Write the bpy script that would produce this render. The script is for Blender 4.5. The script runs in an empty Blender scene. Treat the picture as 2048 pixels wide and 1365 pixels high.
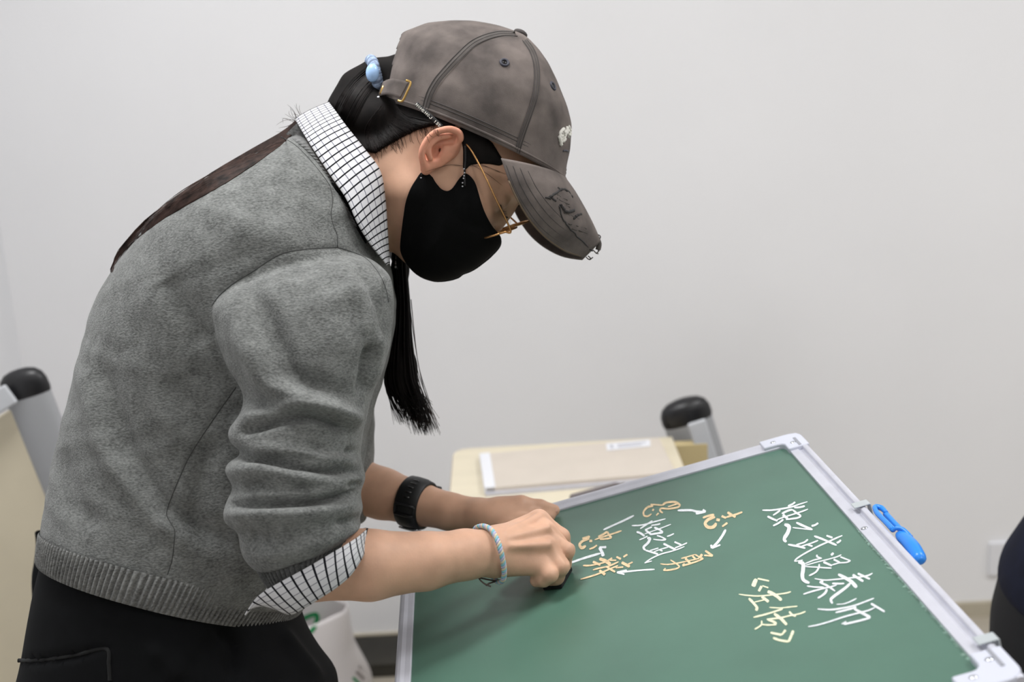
import bpy, bmesh, math, random
import numpy as np
from mathutils import Vector, Matrix
from mathutils.bvhtree import BVHTree

random.seed(7)
rng = np.random.default_rng(7)
SC = bpy.context.scene
COL = SC.collection

# ------------------------------------------------------------------ camera
FPX = 2600.0                      # focal length in pixels of the 2048 x 1365 frame
PITCH, ROLL = math.radians(15.0), math.radians(3.0)
CAM = np.array([0.0, 0.0, 1.6])
FW = np.array([0.0, math.cos(PITCH), -math.sin(PITCH)])
_U0 = np.array([0.0, math.sin(PITCH), math.cos(PITCH)])
_R0 = np.array([1.0, 0.0, 0.0])
RT = _R0 * math.cos(ROLL) - _U0 * math.sin(ROLL)
UP = _U0 * math.cos(ROLL) + _R0 * math.sin(ROLL)
cd = bpy.data.cameras.new('camera')
cam = bpy.data.objects.new('camera', cd)
COL.objects.link(cam)
cd.sensor_fit = 'HORIZONTAL'; cd.sensor_width = 36.0
cd.lens = 36.0 * FPX / 2048.0
cd.clip_start = 0.05
cd.dof.use_dof = True
cd.dof.focus_distance = 1.36
cd.dof.aperture_fstop = 4.5
M = Matrix(((RT[0], UP[0], -FW[0], CAM[0]), (RT[1], UP[1], -FW[1], CAM[1]), (RT[2], UP[2], -FW[2], CAM[2]), (0, 0, 0, 1)))
cam.matrix_world = M
SC.camera = cam

# ------------------------------------------------------------------ world, lights, exposure
w = bpy.data.worlds.new('world'); SC.world = w; w.use_nodes = True
w.node_tree.nodes['Background'].inputs[0].default_value = (0.9, 0.95, 1.0, 1)
w.node_tree.nodes['Background'].inputs[1].default_value = 0.3
LIGHTS = [(-0.45, -0.4), (1.35, -0.4), (3.15, -0.4), (-0.45, 1.5), (1.35, 1.5), (3.15, 1.5)]
CEIL = 2.75
LAMP_W = {(-0.45, 1.5): 30, (1.35, 1.5): 27, (3.15, 1.5): 12, (-0.45, -0.4): 4, (1.35, -0.4): 18, (3.15, -0.4): 10}
for i, (lx, ly) in enumerate(LIGHTS):
    ld = bpy.data.lights.new('ceiling_lamp_light', 'AREA'); ld.shape = 'RECTANGLE'
    ld.size = 0.58; ld.size_y = 0.58; ld.energy = LAMP_W.get((lx, ly), 18); ld.color = (0.992, 0.992, 0.995)
    lo = bpy.data.objects.new('ceiling_lamp_light', ld); COL.objects.link(lo)
    lo.location = (lx, ly, CEIL - 0.035)
SC.view_settings.view_transform = 'Standard'
SC.view_settings.look = 'None'
SC.view_settings.gamma = 1.0
SC.view_settings.use_curve_mapping = False
SC.view_settings.exposure = -0.40

# ------------------------------------------------------------------ coordinate helpers
# "view coordinates": metres right of, above and in front of the camera
def K(px, py, D):
    return np.array([(px - 1024.0) * D / FPX, -(py - 682.5) * D / FPX, D])
def w_of(P):
    P = np.asarray(P, float)
    return CAM + P[..., 0:1] * RT + P[..., 1:2] * UP + P[..., 2:3] * FW
def W(px, py, D):
    return w_of(K(px, py, D))
def pix_of_world(P):
    v = np.asarray(P, float) - CAM
    D = v @ FW
    return 1024 + FPX * (v @ RT) / D, 682.5 - FPX * (v @ UP) / D, D
def ray(px, py):
    return FW + (px - 1024.0) / FPX * RT - (py - 682.5) / FPX * UP
def on_plane(px, py, p0, n):
    r = ray(px, py)
    return CAM + r * (n @ (p0 - CAM)) / (n @ r)
def on_z(px, py, z):
    return on_plane(px, py, np.array([0, 0, z]), np.array([0, 0, 1.0]))

def crom(P, n, closed=False):
    """Catmull-Rom resample of rows of P to n points."""
    P = np.asarray(P, float)
    m = len(P)
    t = np.linspace(0, m if closed else m - 1, n, endpoint=not closed)
    i = np.floor(t).astype(int)
    if not closed: i = np.minimum(i, m - 2)
    u = (t - i)[:, None]
    g = (lambda k: P[k % m]) if closed else (lambda k: P[np.clip(k, 0, m - 1)])
    p0, p1, p2, p3 = g(i - 1), g(i), g(i + 1), g(i + 2)
    return 0.5 * ((2 * p1) + (-p0 + p2) * u + (2 * p0 - 5 * p1 + 4 * p2 - p3) * u**2 + (-p0 + 3 * p1 - 3 * p2 + p3) * u**3)

# ------------------------------------------------------------------ materials
def lin(r, g, b):
    f = lambda c: (c / 255 / 12.92) if c / 255 <= 0.04045 else ((c / 255 + 0.055) / 1.055) ** 2.4
    return (f(r), f(g), f(b), 1.0)
def mat(name, rgb, rough=0.6, metal=0.0, var=0.0, vscale=20.0, bump=0.0, bscale=200.0, spec=0.5, sss=0.0, coat=0.0, stretch=None, rgb2=None, emit=0.0):
    m = bpy.data.materials.new(name); m.use_nodes = True
    nt = m.node_tree; b = nt.nodes['Principled BSDF']
    b.inputs['Base Color'].default_value = lin(*rgb)
    b.inputs['Roughness'].default_value = rough
    b.inputs['Metallic'].default_value = metal
    b.inputs['Specular IOR Level'].default_value = spec
    if sss:
        b.inputs['Subsurface Weight'].default_value = sss
        b.inputs['Subsurface Radius'].default_value = (0.008, 0.003, 0.0015)
        b.inputs['Subsurface Scale'].default_value = 0.6
    if coat: b.inputs['Coat Weight'].default_value = coat
    tc = nt.nodes.new('ShaderNodeTexCoord'); src = tc.outputs['Object']
    if stretch:
        mp = nt.nodes.new('ShaderNodeMapping'); mp.inputs['Scale'].default_value = stretch
        nt.links.new(src, mp.inputs['Vector']); src = mp.outputs['Vector']
    if var:
        nz = nt.nodes.new('ShaderNodeTexNoise'); nz.inputs['Scale'].default_value = vscale; nz.inputs['Detail'].default_value = 5
        nt.links.new(src, nz.inputs['Vector'])
        cr = nt.nodes.new('ShaderNodeValToRGB')
        lo = lin(*[max(0, c * (1 - var)) for c in rgb]); hi = lin(*[min(255, c * (1 + var)) for c in (rgb2 or rgb)])
        cr.color_ramp.elements[0].position = 0.32; cr.color_ramp.elements[1].position = 0.68
        cr.color_ramp.elements[0].color = lo; cr.color_ramp.elements[1].color = hi
        nt.links.new(nz.outputs['Fac'], cr.inputs['Fac']); nt.links.new(cr.outputs['Color'], b.inputs['Base Color'])
    if bump:
        nb = nt.nodes.new('ShaderNodeTexNoise'); nb.inputs['Scale'].default_value = bscale; nb.inputs['Detail'].default_value = 3
        nt.links.new(src, nb.inputs['Vector'])
        bp = nt.nodes.new('ShaderNodeBump'); bp.inputs['Strength'].default_value = bump; bp.inputs['Distance'].default_value = 0.002
        nt.links.new(nb.outputs['Fac'], bp.inputs['Height']); nt.links.new(bp.outputs['Normal'], b.inputs['Normal'])
    return m

def mat_knit(name, rgb, dark=0.66):
    """Felted knit: fine stitch rows, speckled yarn."""
    m = bpy.data.materials.new(name); m.use_nodes = True
    nt = m.node_tree; L = nt.links.new; b = nt.nodes['Principled BSDF']
    b.inputs['Roughness'].default_value = 0.95; b.inputs['Specular IOR Level'].default_value = 0.12
    b.inputs['Sheen Weight'].default_value = 0.15; b.inputs['Sheen Roughness'].default_value = 0.6
    tc = nt.nodes.new('ShaderNodeTexCoord')
    def noise(scale, st=(1, 1, 1), detail=3):
        mp = nt.nodes.new('ShaderNodeMapping'); mp.inputs['Scale'].default_value = st
        L(tc.outputs['Object'], mp.inputs['Vector'])
        n = nt.nodes.new('ShaderNodeTexNoise'); n.inputs['Scale'].default_value = scale; n.inputs['Detail'].default_value = detail
        L(mp.outputs['Vector'], n.inputs['Vector']); return n
    n1 = noise(560, (0.55, 0.7, 1.0), 2)       # yarn rows
    n2 = noise(60, (1, 1, 1), 4)               # melange clouds
    mix = nt.nodes.new('ShaderNodeMath'); mix.operation = 'MULTIPLY_ADD'
    mix.inputs[1].default_value = 0.62; L(n1.outputs['Fac'], mix.inputs[0])
    s2 = nt.nodes.new('ShaderNodeMath'); s2.operation = 'MULTIPLY'; s2.inputs[1].default_value = 0.38
    L(n2.outputs['Fac'], s2.inputs[0]); L(s2.outputs[0], mix.inputs[2])
    cr = nt.nodes.new('ShaderNodeValToRGB')
    cr.color_ramp.elements[0].position = 0.30; cr.color_ramp.elements[1].position = 0.72
    cr.color_ramp.elements[0].color = lin(*[c * dark for c in rgb]); cr.color_ramp.elements[1].color = lin(*[min(255, c * 1.2) for c in rgb])
    L(mix.outputs[0], cr.inputs['Fac']); L(cr.outputs['Color'], b.inputs['Base Color'])
    bp = nt.nodes.new('ShaderNodeBump'); bp.inputs['Strength'].default_value = 0.55; bp.inputs['Distance'].default_value = 0.0015
    L(n1.outputs['Fac'], bp.inputs['Height']); L(bp.outputs['Normal'], b.inputs['Normal'])
    return m

def mat_plaid(name):
    """White cloth, black bars along U = whole numbers, thin grey bars along V = whole numbers."""
    m = bpy.data.materials.new(name); m.use_nodes = True
    nt = m.node_tree; L = nt.links.new; b = nt.nodes['Principled BSDF']
    b.inputs['Roughness'].default_value = 0.85; b.inputs['Specular IOR Level'].default_value = 0.2
    uv = nt.nodes.new('ShaderNodeUVMap'); sp = nt.nodes.new('ShaderNodeSeparateXYZ'); L(uv.outputs['UV'], sp.inputs[0])
    def bar(out, wd):
        f = nt.nodes.new('ShaderNodeMath'); f.operation = 'FRACT'; L(out, f.inputs[0])
        l = nt.nodes.new('ShaderNodeMath'); l.operation = 'LESS_THAN'; l.inputs[1].default_value = wd; L(f.outputs[0], l.inputs[0])
        return l.outputs[0]
    black = bar(sp.outputs[0], 0.2); grey = bar(sp.outputs[1], 0.10)
    m1 = nt.nodes.new('ShaderNodeMix'); m1.data_type = 'RGBA'
    m1.inputs['A'].default_value = lin(208, 208, 211); m1.inputs['B'].default_value = lin(112, 112, 126)
    L(grey, m1.inputs['Factor'])
    m2 = nt.nodes.new('ShaderNodeMix'); m2.data_type = 'RGBA'; m2.inputs['B'].default_value = lin(18, 18, 24)
    L(m1.outputs['Result'], m2.inputs['A']); L(black, m2.inputs['Factor'])
    L(m2.outputs['Result'], b.inputs['Base Color'])
    return m

def mat_hair(name, rgb):
    m = mat(name, rgb, rough=0.6, var=0.45, vscale=90, spec=0.16, stretch=(1, 1, 0.3))
    return m

MT = {
 'wall': mat('wall_paint', (238, 238, 240), 0.9, var=0.012, vscale=1.3, bump=0.04, bscale=120, spec=0.2),
 'wall_l': mat('side_wall_paint', (234, 235, 238), 0.9, var=0.01, vscale=1.1, spec=0.2),
 'floor': mat('floor_tile', (176, 168, 154), 0.4, var=0.05, vscale=4),
 'ceil': mat('ceiling_paint', (235, 235, 233), 0.9),
 'skirt': mat('skirting', (186, 178, 160), 0.5, var=0.03),
 'green': mat('chalkboard_green', (78, 113, 98), 0.38, var=0.035, vscale=9, spec=0.5),
 'alu': mat('aluminium', (205, 206, 216), 0.42, metal=0.25, var=0.02, vscale=40),
 'plasticgrey': mat('pale_grey_plastic', (206, 209, 222), 0.38),
 'steel': mat('steel', (215, 218, 225), 0.18, metal=0.9),
 'groove': mat('groove_grey', (150, 152, 160), 0.5),
 'zinc': mat('zinc_band', (196, 203, 206), 0.35, metal=0.3),
 'blue': mat('blue_plastic', (40, 140, 240), 0.32, spec=0.5),
 'chalk_w': mat('white_chalk', (222, 226, 230), 0.95, var=0.06, vscale=300),
 'chalk_o': mat('orange_chalk', (222, 196, 158), 0.95, var=0.08, vscale=300),
 'chalk_y': mat('yellow_chalk', (228, 228, 196), 0.95, var=0.06, vscale=300),
 'skin': mat('skin', (208, 165, 139), 0.5, var=0.05, vscale=30, bump=0.05, bscale=500, sss=0.08, spec=0.35),
 'ear': mat('ear_skin', (212, 150, 124), 0.62, var=0.05, vscale=60, sss=0.2, spec=0.4),
 'nail': mat('nail', (214, 168, 150), 0.25),
 'knit': mat_knit('grey_knit', (114, 116, 114)),
 'seam': mat('knit_seam', (70, 71, 70), 0.95),
 'plaid': mat_plaid('black_grid_cloth'),
 'black': mat('black_cloth', (13, 14, 16), 0.9, spec=0.15, var=0.1, vscale=60),
 'maskblack': mat('mask_cloth', (10, 10, 11), 0.9, spec=0.12),
 'navy': mat('navy_cloth', (26, 29, 46), 0.85, spec=0.2, var=0.1, vscale=40),
 'cap': mat('washed_cap_twill', (98, 91, 88), 0.9, var=0.14, vscale=26, bump=0.12, bscale=900, spec=0.2, rgb2=(108, 100, 96)),
 'capdark': mat('cap_stitching', (74, 70, 69), 0.9),
 'capmetal': mat('eyelet_grey', (62, 63, 74), 0.6),
 'capin': mat('cap_lining', (44, 41, 38), 0.95),
 'thread': mat('frayed_thread', (78, 73, 69), 0.9),
 'white': mat('white_embroidery', (228, 226, 218), 0.9),
 'brass': mat('brass', (196, 160, 96), 0.28, metal=0.85),
 'gold': mat('gold_wire', (208, 158, 104), 0.25, metal=0.8),
 'hair': mat_hair('dark_brown_hair', (22, 18, 17)),
 'haircore': mat('hair_mass', (20, 17, 16), 0.75, spec=0.15, var=0.3, vscale=60),
 'hairtip': mat_hair('brown_hair', (50, 38, 34)),
 'tieblue': mat('blue_grey_cord', (150, 168, 196), 0.8, var=0.15, vscale=300),
 'bead': mat('light_blue_bead', (168, 204, 248), 0.3),
 'cordblue': mat('pale_blue_thread', (140, 196, 210), 0.85),
 'cordbeige': mat('beige_thread', (216, 204, 178), 0.85),
 'cordlilac': mat('lilac_thread', (190, 188, 214), 0.85),
 'rubber': mat('black_rubber', (15, 15, 17), 0.5),
 'felt': mat('black_felt', (16, 17, 18), 0.95),
 'desk': mat('pale_maple_laminate', (222, 212, 188), 0.45, var=0.02, vscale=6, stretch=(1, 6, 1)),
 'deskedge': mat('maple_edge', (190, 172, 150), 0.5),
 'boxbeige': mat('beige_case', (210, 200, 188), 0.55, var=0.01),
 'boxwhite': mat('white_edge', (232, 233, 238), 0.45),
 'capblack': mat('black_end_cap', (24, 24, 27), 0.38),
 'post': mat('grey_post', (168, 170, 174), 0.5, metal=0.2),
 'postlight': mat('pale_grey_strip', (200, 203, 208), 0.5),
 'case': mat('grey_brown_case', (112, 104, 104), 0.6),
 'bag': mat('white_plastic_bag', (224, 219, 219), 0.45, spec=0.4),
 'leaf': mat('green_print', (36, 140, 84), 0.5),
 'print': mat('grey_print', (150, 142, 140), 0.6),
 'darkbox': mat('dark_brown_box', (40, 38, 32), 0.7, var=0.25, vscale=6),
 'eyedark': mat('eye_dark', (16, 12, 11), 0.3),
}
_l = bpy.data.materials.new('lamp_diffuser'); _l.use_nodes = True
_lb = _l.node_tree.nodes['Principled BSDF']; _lb.inputs['Base Color'].default_value = (1, 1, 1, 1)
_lb.inputs['Emission Color'].default_value = (1, 0.985, 0.97, 1); _lb.inputs['Emission Strength'].default_value = 3.0
MT['lamp'] = _l
_g = bpy.data.materials.new('spectacle_glass'); _g.use_nodes = True
_nt = _g.node_tree; _nt.nodes.clear()
_o = _nt.nodes.new('ShaderNodeOutputMaterial'); _t = _nt.nodes.new('ShaderNodeBsdfTransparent'); _s = _nt.nodes.new('ShaderNodeBsdfGlossy')
_s.inputs['Roughness'].default_value = 0.05; _x = _nt.nodes.new('ShaderNodeMixShader'); _x.inputs[0].default_value = 0.12
_nt.links.new(_t.outputs[0], _x.inputs[1]); _nt.links.new(_s.outputs[0], _x.inputs[2]); _nt.links.new(_x.outputs[0], _o.inputs[0])
MT['glass'] = _g

# ------------------------------------------------------------------ objects
def origin_of(o):
    p = np.zeros(3)
    while o is not None:
        p += np.array(o.location); o = o.parent
    return p
def tag(o, label=None, cat=None, group=None, kind=None):
    if label: o['label'] = label
    if cat: o['category'] = cat
    if group: o['group'] = group
    if kind: o['kind'] = kind
    return o
def empty(name, loc, label=None, cat=None, group=None):
    o = bpy.data.objects.new(name, None); COL.objects.link(o); o.location = loc
    o.empty_display_size = 0.05
    return tag(o, label, cat, group)
def mesh_obj(name, V, F, material, parent=None, smooth=True, uv=None, origin=None, mat_ids=None):
    """V in world metres; F list or (n,k) array of vertex indices; uv per vertex."""
    V = np.asarray(V, float)
    base = origin_of(parent) if parent is not None else np.zeros(3)
    off = np.zeros(3) if origin is None else (np.asarray(origin, float) - base)
    V = V - base - off
    me = bpy.data.meshes.new(name)
    if isinstance(F, np.ndarray):
        n, k = F.shape
        me.vertices.add(len(V)); me.vertices.foreach_set('co', V.astype(np.float32).ravel())
        me.loops.add(n * k); me.loops.foreach_set('vertex_index', F.astype(np.int32).ravel())
        me.polygons.add(n); me.polygons.foreach_set('loop_start', np.arange(0, n * k, k, dtype=np.int32))
        me.update(calc_edges=True)
    else:
        me.from_pydata([tuple(v) for v in V], [], [tuple(int(i) for i in f) for f in F])
    me.validate()
    if smooth: me.polygons.foreach_set('use_smooth', np.ones(len(me.polygons), dtype=bool))
    if uv is not None:
        lay = me.uv_layers.new(name='UVMap')
        li = np.zeros(len(me.loops), dtype=np.int32); me.loops.foreach_get('vertex_index', li)
        lay.data.foreach_set('uv', np.asarray(uv, np.float32)[li].ravel())
    for m in (material if isinstance(material, (list, tuple)) else [material]): me.materials.append(m)
    if mat_ids is not None: me.polygons.foreach_set('material_index', np.asarray(mat_ids, np.int32))
    o = bpy.data.objects.new(name, me); COL.objects.link(o)
    if parent is not None: o.parent = parent
    o.location = off
    return o
def solidify(o, t, offset=0.0):
    m = o.modifiers.new('thickness', 'SOLIDIFY'); m.thickness = t; m.offset = offset; return o
def bevel(o, wd, seg=2):
    m = o.modifiers.new('bevel', 'BEVEL'); m.width = wd; m.segments = seg; m.limit_method = 'ANGLE'; return o

def grid_faces(m, n, wrap_m=False, wrap_n=False):
    a = np.arange(m * n).reshape(m, n)
    A = a if not wrap_m else np.vstack([a, a[:1]])
    if wrap_n: A = np.hstack([A, A[:, :1]])
    return np.stack([A[:-1, :-1], A[:-1, 1:], A[1:, 1:], A[1:, :-1]], -1).reshape(-1, 4)
def grid_obj(name, G, material, parent=None, wrap_m=False, wrap_n=False, uv=None, flip=False, **kw):
    m, n = G.shape[:2]
    F = grid_faces(m, n, wrap_m, wrap_n)
    if flip: F = F[:, ::-1]
    return mesh_obj(name, G.reshape(-1, 3), F, material, parent, uv=None if uv is None else uv.reshape(-1, 2), **kw)

class MB:
    """Collects geometry for one mesh."""
    def __init__(s): s.V = []; s.F = []; s.n = 0
    def add(s, V, F):
        V = np.asarray(V, float).reshape(-1, 3)
        s.V.append(V); s.F += [tuple(int(i) + s.n for i in f) for f in F]; s.n += len(V); return s
    def box(s, c, half, axes=np.eye(3)):
        c = np.asarray(c, float); axes = np.asarray(axes, float)
        V = [c + sx * half[0] * axes[0] + sy * half[1] * axes[1] + sz * half[2] * axes[2] for sx in (-1, 1) for sy in (-1, 1) for sz in (-1, 1)]
        return s.add(V, [(0, 1, 3, 2), (4, 6, 7, 5), (0, 4, 5, 1), (2, 3, 7, 6), (0, 2, 6, 4), (1, 5, 7, 3)])
    def tube(s, P, r, seg=8, caps=True, flat=None):
        V, F = tube(P, r, seg, caps, flat); return s.add(V, F)
    def ball(s, c, rad, axes=np.eye(3), nu=14, nv=9):
        V, F = ball(c, rad, axes, nu, nv); return s.add(V, F)
    def prism(s, poly, ext):
        """poly (n,3) outline extruded by vector ext."""
        P = np.asarray(poly, float); n = len(P)
        F = [tuple(range(n))[::-1], tuple(range(n, 2 * n))] + [(i, (i + 1) % n, n + (i + 1) % n, n + i) for i in range(n)]
        return s.add(np.vstack([P, P + np.asarray(ext, float)]), F)
    def build(s, name, material, parent=None, smooth=True, **kw):
        o = mesh_obj(name, np.vstack(s.V), s.F, material, parent, smooth=smooth, **kw)
        bm = bmesh.new(); bm.from_mesh(o.data); bmesh.ops.recalc_face_normals(bm, faces=bm.faces); bm.to_mesh(o.data); bm.free()
        return o

def tube(P, r, seg=8, caps=True, flat=None):
    """Tube along P (n,3), radius scalar/array; flat=(axis vector, ratio) squashes along an axis."""
    P = np.asarray(P, float); n = len(P)
    r = np.broadcast_to(np.asarray(r, float), (n,))
    T = np.gradient(P, axis=0); T /= np.maximum(np.linalg.norm(T, axis=1, keepdims=True), 1e-12)
    a = np.array([0, 0, 1.0]) if abs(T[0][2]) < 0.9 else np.array([1.0, 0, 0])
    N = np.zeros_like(P); x = np.cross(T[0], a); N[0] = x / np.linalg.norm(x)
    for i in range(1, n):
        x = N[i - 1] - T[i] * (N[i - 1] @ T[i]); N[i] = x / max(np.linalg.norm(x), 1e-12)
    B = np.cross(T, N)
    th = np.linspace(0, 2 * np.pi, seg, endpoint=False)
    off = np.cos(th)[None, :, None] * N[:, None] + np.sin(th)[None, :, None] * B[:, None]
    if flat is not None:
        ax = np.asarray(flat[0], float); ax = ax / np.linalg.norm(ax)
        off = off - (1 - flat[1]) * (off @ ax)[..., None] * ax
    V = (P[:, None] + r[:, None, None] * off).reshape(-1, 3)
    F = [tuple(f) for f in grid_faces(n, seg, False, True)]
    if caps:
        F.append(tuple(range(seg))[::-1]); F.append(tuple(range((n - 1) * seg, n * seg)))
    return V, F
def ball(c, rad, axes=np.eye(3), nu=14, nv=9):
    u = np.linspace(0, 2 * np.pi, nu, endpoint=False); v = np.linspace(0, np.pi, nv)[1:-1]
    rad = np.broadcast_to(np.asarray(rad, float), (3,))
    S = np.stack([np.sin(v)[:, None] * np.cos(u), np.sin(v)[:, None] * np.sin(u), np.repeat(np.cos(v)[:, None], nu, 1)], -1).reshape(-1, 3)
    S = np.vstack([S, [[0, 0, 1]], [[0, 0, -1]]])
    V = np.asarray(c, float) + (S * rad) @ np.asarray(axes, float)
    m = nv - 2
    F = [tuple(f) for f in grid_faces(m, nu, False, True)]
    F += [(m * nu, i, (i + 1) % nu) for i in range(nu)] + [(m * nu + 1, (m - 1) * nu + (i + 1) % nu, (m - 1) * nu + i) for i in range(nu)]
    return V, F

# ------------------------------------------------------------------ signed distance modelling
def sd_cap(P, a, b, ra, rb):
    a = np.asarray(a, float); b = np.asarray(b, float); ab = b - a
    t = np.clip(((P - a) @ ab) / max(ab @ ab, 1e-12), 0, 1)
    return np.linalg.norm(P - a - t[:, None] * ab, axis=1) - (ra + (rb - ra) * t)
def sd_ell(P, c, rad, axes=np.eye(3)):
    q = (P - np.asarray(c, float)) @ np.asarray(axes, float).T
    rad = np.asarray(rad, float)
    k0 = np.linalg.norm(q / rad, axis=1); k1 = np.linalg.norm(q / rad**2, axis=1)
    return k0 * (k0 - 1) / np.maximum(k1, 1e-9)
def smin(a, b, k):
    h = np.maximum(k - np.abs(a - b), 0) / k
    return np.minimum(a, b) - h * h * k * 0.25
def smax(a, b, k): return -smin(-a, -b, k)
def sd_chain(P, pts, k=0.004):
    """pts rows: (point3, radius)."""
    d = None
    for (a, ra), (b, rb) in zip(pts[:-1], pts[1:]):
        c = sd_cap(P, a, b, ra, rb)
        d = c if d is None else smin(d, c, k)
    return d
def sdf_mesh(fn, lo, hi, h, smooth=2):
    """Naive surface nets of fn(P)<0 inside the box, returned in the same coordinates."""
    lo = np.asarray(lo, float); hi = np.asarray(hi, float)
    B = 4
    nb = np.ceil((hi - lo) / (h * B)).astype(int)
    n = nb * B
    ax = [lo[i] + (np.arange(nb[i]) * B + (B - 1) / 2) * h for i in range(3)]
    G = np.stack(np.meshgrid(*ax, indexing='ij'), -1).reshape(-1, 3)
    cv = fn(G).reshape(nb)
    near = np.abs(cv) < h * B * 1.5
    vals = np.repeat(np.repeat(np.repeat(np.where(cv < 0, -1.0, 1.0), B, 0), B, 1), B, 2).astype(np.float32)
    nm = np.repeat(np.repeat(np.repeat(near, B, 0), B, 1), B, 2)
    idx = np.argwhere(nm)
    out = np.empty(len(idx), np.float32)
    for s in range(0, len(idx), 400000):
        out[s:s + 400000] = fn(lo + idx[s:s + 400000] * h)
    vals[nm] = out
    vals[0] = vals[-1] = 1; vals[:, 0] = vals[:, -1] = 1; vals[:, :, 0] = vals[:, :, -1] = 1
    ins = vals < 0
    c = np.zeros(np.array(vals.shape) - 1, np.int8)
    sl = lambda i, m: slice(i, m - 1 + i)
    for i in (0, 1):
        for j in (0, 1):
            for k in (0, 1):
                c += ins[sl(i, n[0]), sl(j, n[1]), sl(k, n[2])]
    act = (c > 0) & (c < 8)
    I = np.argwhere(act); num = -np.ones(act.shape, np.int64); num[act] = np.arange(len(I))
    pos = np.zeros((len(I), 3)); cnt = np.zeros(len(I))
    corners = [(i, j, k) for i in (0, 1) for j in (0, 1) for k in (0, 1)]
    for a in corners:
        for d in range(3):
            if a[d]: continue
            b = list(a); b[d] = 1
            va = vals[I[:, 0] + a[0], I[:, 1] + a[1], I[:, 2] + a[2]]; vb = vals[I[:, 0] + b[0], I[:, 1] + b[1], I[:, 2] + b[2]]
            m = (va < 0) != (vb < 0)
            t = va[m] / (va[m] - vb[m])
            p = np.tile(np.array(a, float), (m.sum(), 1)); p[:, d] += t
            pos[m] += p; cnt[m] += 1
    V = lo + (I + pos / cnt[:, None]) * h
    Fs = []
    for d in range(3):
        e1, e2 = (d + 1) % 3, (d + 2) % 3
        s0 = [slice(None)] * 3; s1 = [slice(None)] * 3; s0[d] = slice(0, -1); s1[d] = slice(1, None)
        x = ins[tuple(s0)]; y = ins[tuple(s1)]
        E = np.argwhere(x != y); up = x[x != y]
        ok = (E[:, e1] >= 1) & (E[:, e2] >= 1) & (E[:, e1] < n[e1] - 1) & (E[:, e2] < n[e2] - 1)
        E = E[ok]; up = up[ok]
        def cell(o1, o2):
            q = E.copy(); q[:, e1] += o1; q[:, e2] += o2; return num[q[:, 0], q[:, 1], q[:, 2]]
        Q = np.stack([cell(-1, -1), cell(0, -1), cell(0, 0), cell(-1, 0)], -1)
        Q[~up] = Q[~up][:, ::-1]
        Fs.append(Q)
    F = np.vstack(Fs)
    F = F[(F >= 0).all(1)][:, ::-1]          # view coordinates are left-handed
    V = lap(V, F, smooth)
    return V, F
def lap(V, F, it, lam=0.5):
    if it <= 0: return V
    e = np.vstack([F[:, [i, (i + 1) % F.shape[1]]] for i in range(F.shape[1])])
    deg = np.bincount(e.ravel(), minlength=len(V)).astype(float)
    deg[deg == 0] = 1
    for _ in range(it):
        A = np.zeros_like(V)
        for d in range(3):
            A[:, d] = np.bincount(e[:, 0], V[e[:, 1], d], len(V)) + np.bincount(e[:, 1], V[e[:, 0], d], len(V))
        V = V + lam * (A / deg[:, None] - V)
    return V
def normals(V, F):
    a = V[F[:, 1]] - V[F[:, 0]]; b = V[F[:, -1]] - V[F[:, 0]]
    fn = np.cross(a, b); N = np.zeros_like(V)
    for k in range(F.shape[1]):
        for d in range(3): N[:, d] += np.bincount(F[:, k], fn[:, d], len(V))
    return N / np.maximum(np.linalg.norm(N, axis=1, keepdims=True), 1e-12)

def loft(st, nring, nsamp, power=2.0, closed_ends=True):
    """st rows: (xa,ya, xb,yb, D, half depth) -> closed mesh in view coords."""
    S = crom(np.array(st, float), nsamp)
    th = np.linspace(0, 2 * np.pi, nring, endpoint=False)
    ct, stt = np.cos(th), np.sin(th)
    ct = np.sign(ct) * np.abs(ct) ** (2 / power); stt = np.sign(stt) * np.abs(stt) ** (2 / power)
    R = []
    for xa, ya, xb, yb, D, hd in S:
        A = K(xa, ya, D); Bp = K(xb, yb, D)
        c = (A + Bp) / 2; a = (A - Bp) / 2
        ring = c + ct[:, None] * a + stt[:, None] * np.array([0, 0, hd])
        R.append(ring)
    V = np.array(R)
    m, n = V.shape[:2]
    F = [tuple(f) for f in grid_faces(m, n, False, True)]
    V = V.reshape(-1, 3)
    if closed_ends:
        c0 = V[:n].mean(0); c1 = V[-n:].mean(0); i0 = len(V)
        V = np.vstack([V, c0, c1])
        F += [(i0, (i + 1) % n, i) for i in range(n)] + [(i0 + 1, (m - 1) * n + i, (m - 1) * n + (i + 1) % n) for i in range(n)]
    return V, F
def voxel_union(shells, h, smooth=4):
    """World-space closed shells -> one remeshed surface (V, F)."""
    mb = MB()
    for V, F in shells: mb.add(V, F)
    o = mb.build('tmp_shell', MT['knit'])
    rm = o.modifiers.new('r', 'REMESH'); rm.mode = 'VOXEL'; rm.voxel_size = h
    dg = bpy.context.evaluated_depsgraph_get(); dg.update()
    ev = o.evaluated_get(dg); me = bpy.data.meshes.new_from_object(ev)
    V = np.zeros(len(me.vertices) * 3, np.float32); me.vertices.foreach_get('co', V); V = V.reshape(-1, 3).astype(float)
    tot = np.zeros(len(me.polygons), np.int32); me.polygons.foreach_get('loop_total', tot)
    li = np.zeros(len(me.loops), np.int32); me.loops.foreach_get('vertex_index', li)
    ls = np.zeros(len(me.polygons), np.int32); me.polygons.foreach_get('loop_start', ls)
    q = ls[tot == 4]
    F = np.stack([li[q + i] for i in range(4)], -1)
    bpy.data.objects.remove(o); bpy.data.meshes.remove(me)
    return lap(V, F, smooth), F
def bvh_of(V, F): return BVHTree.FromPolygons([tuple(v) for v in V], [tuple(int(i) for i in f) for f in F])
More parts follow.
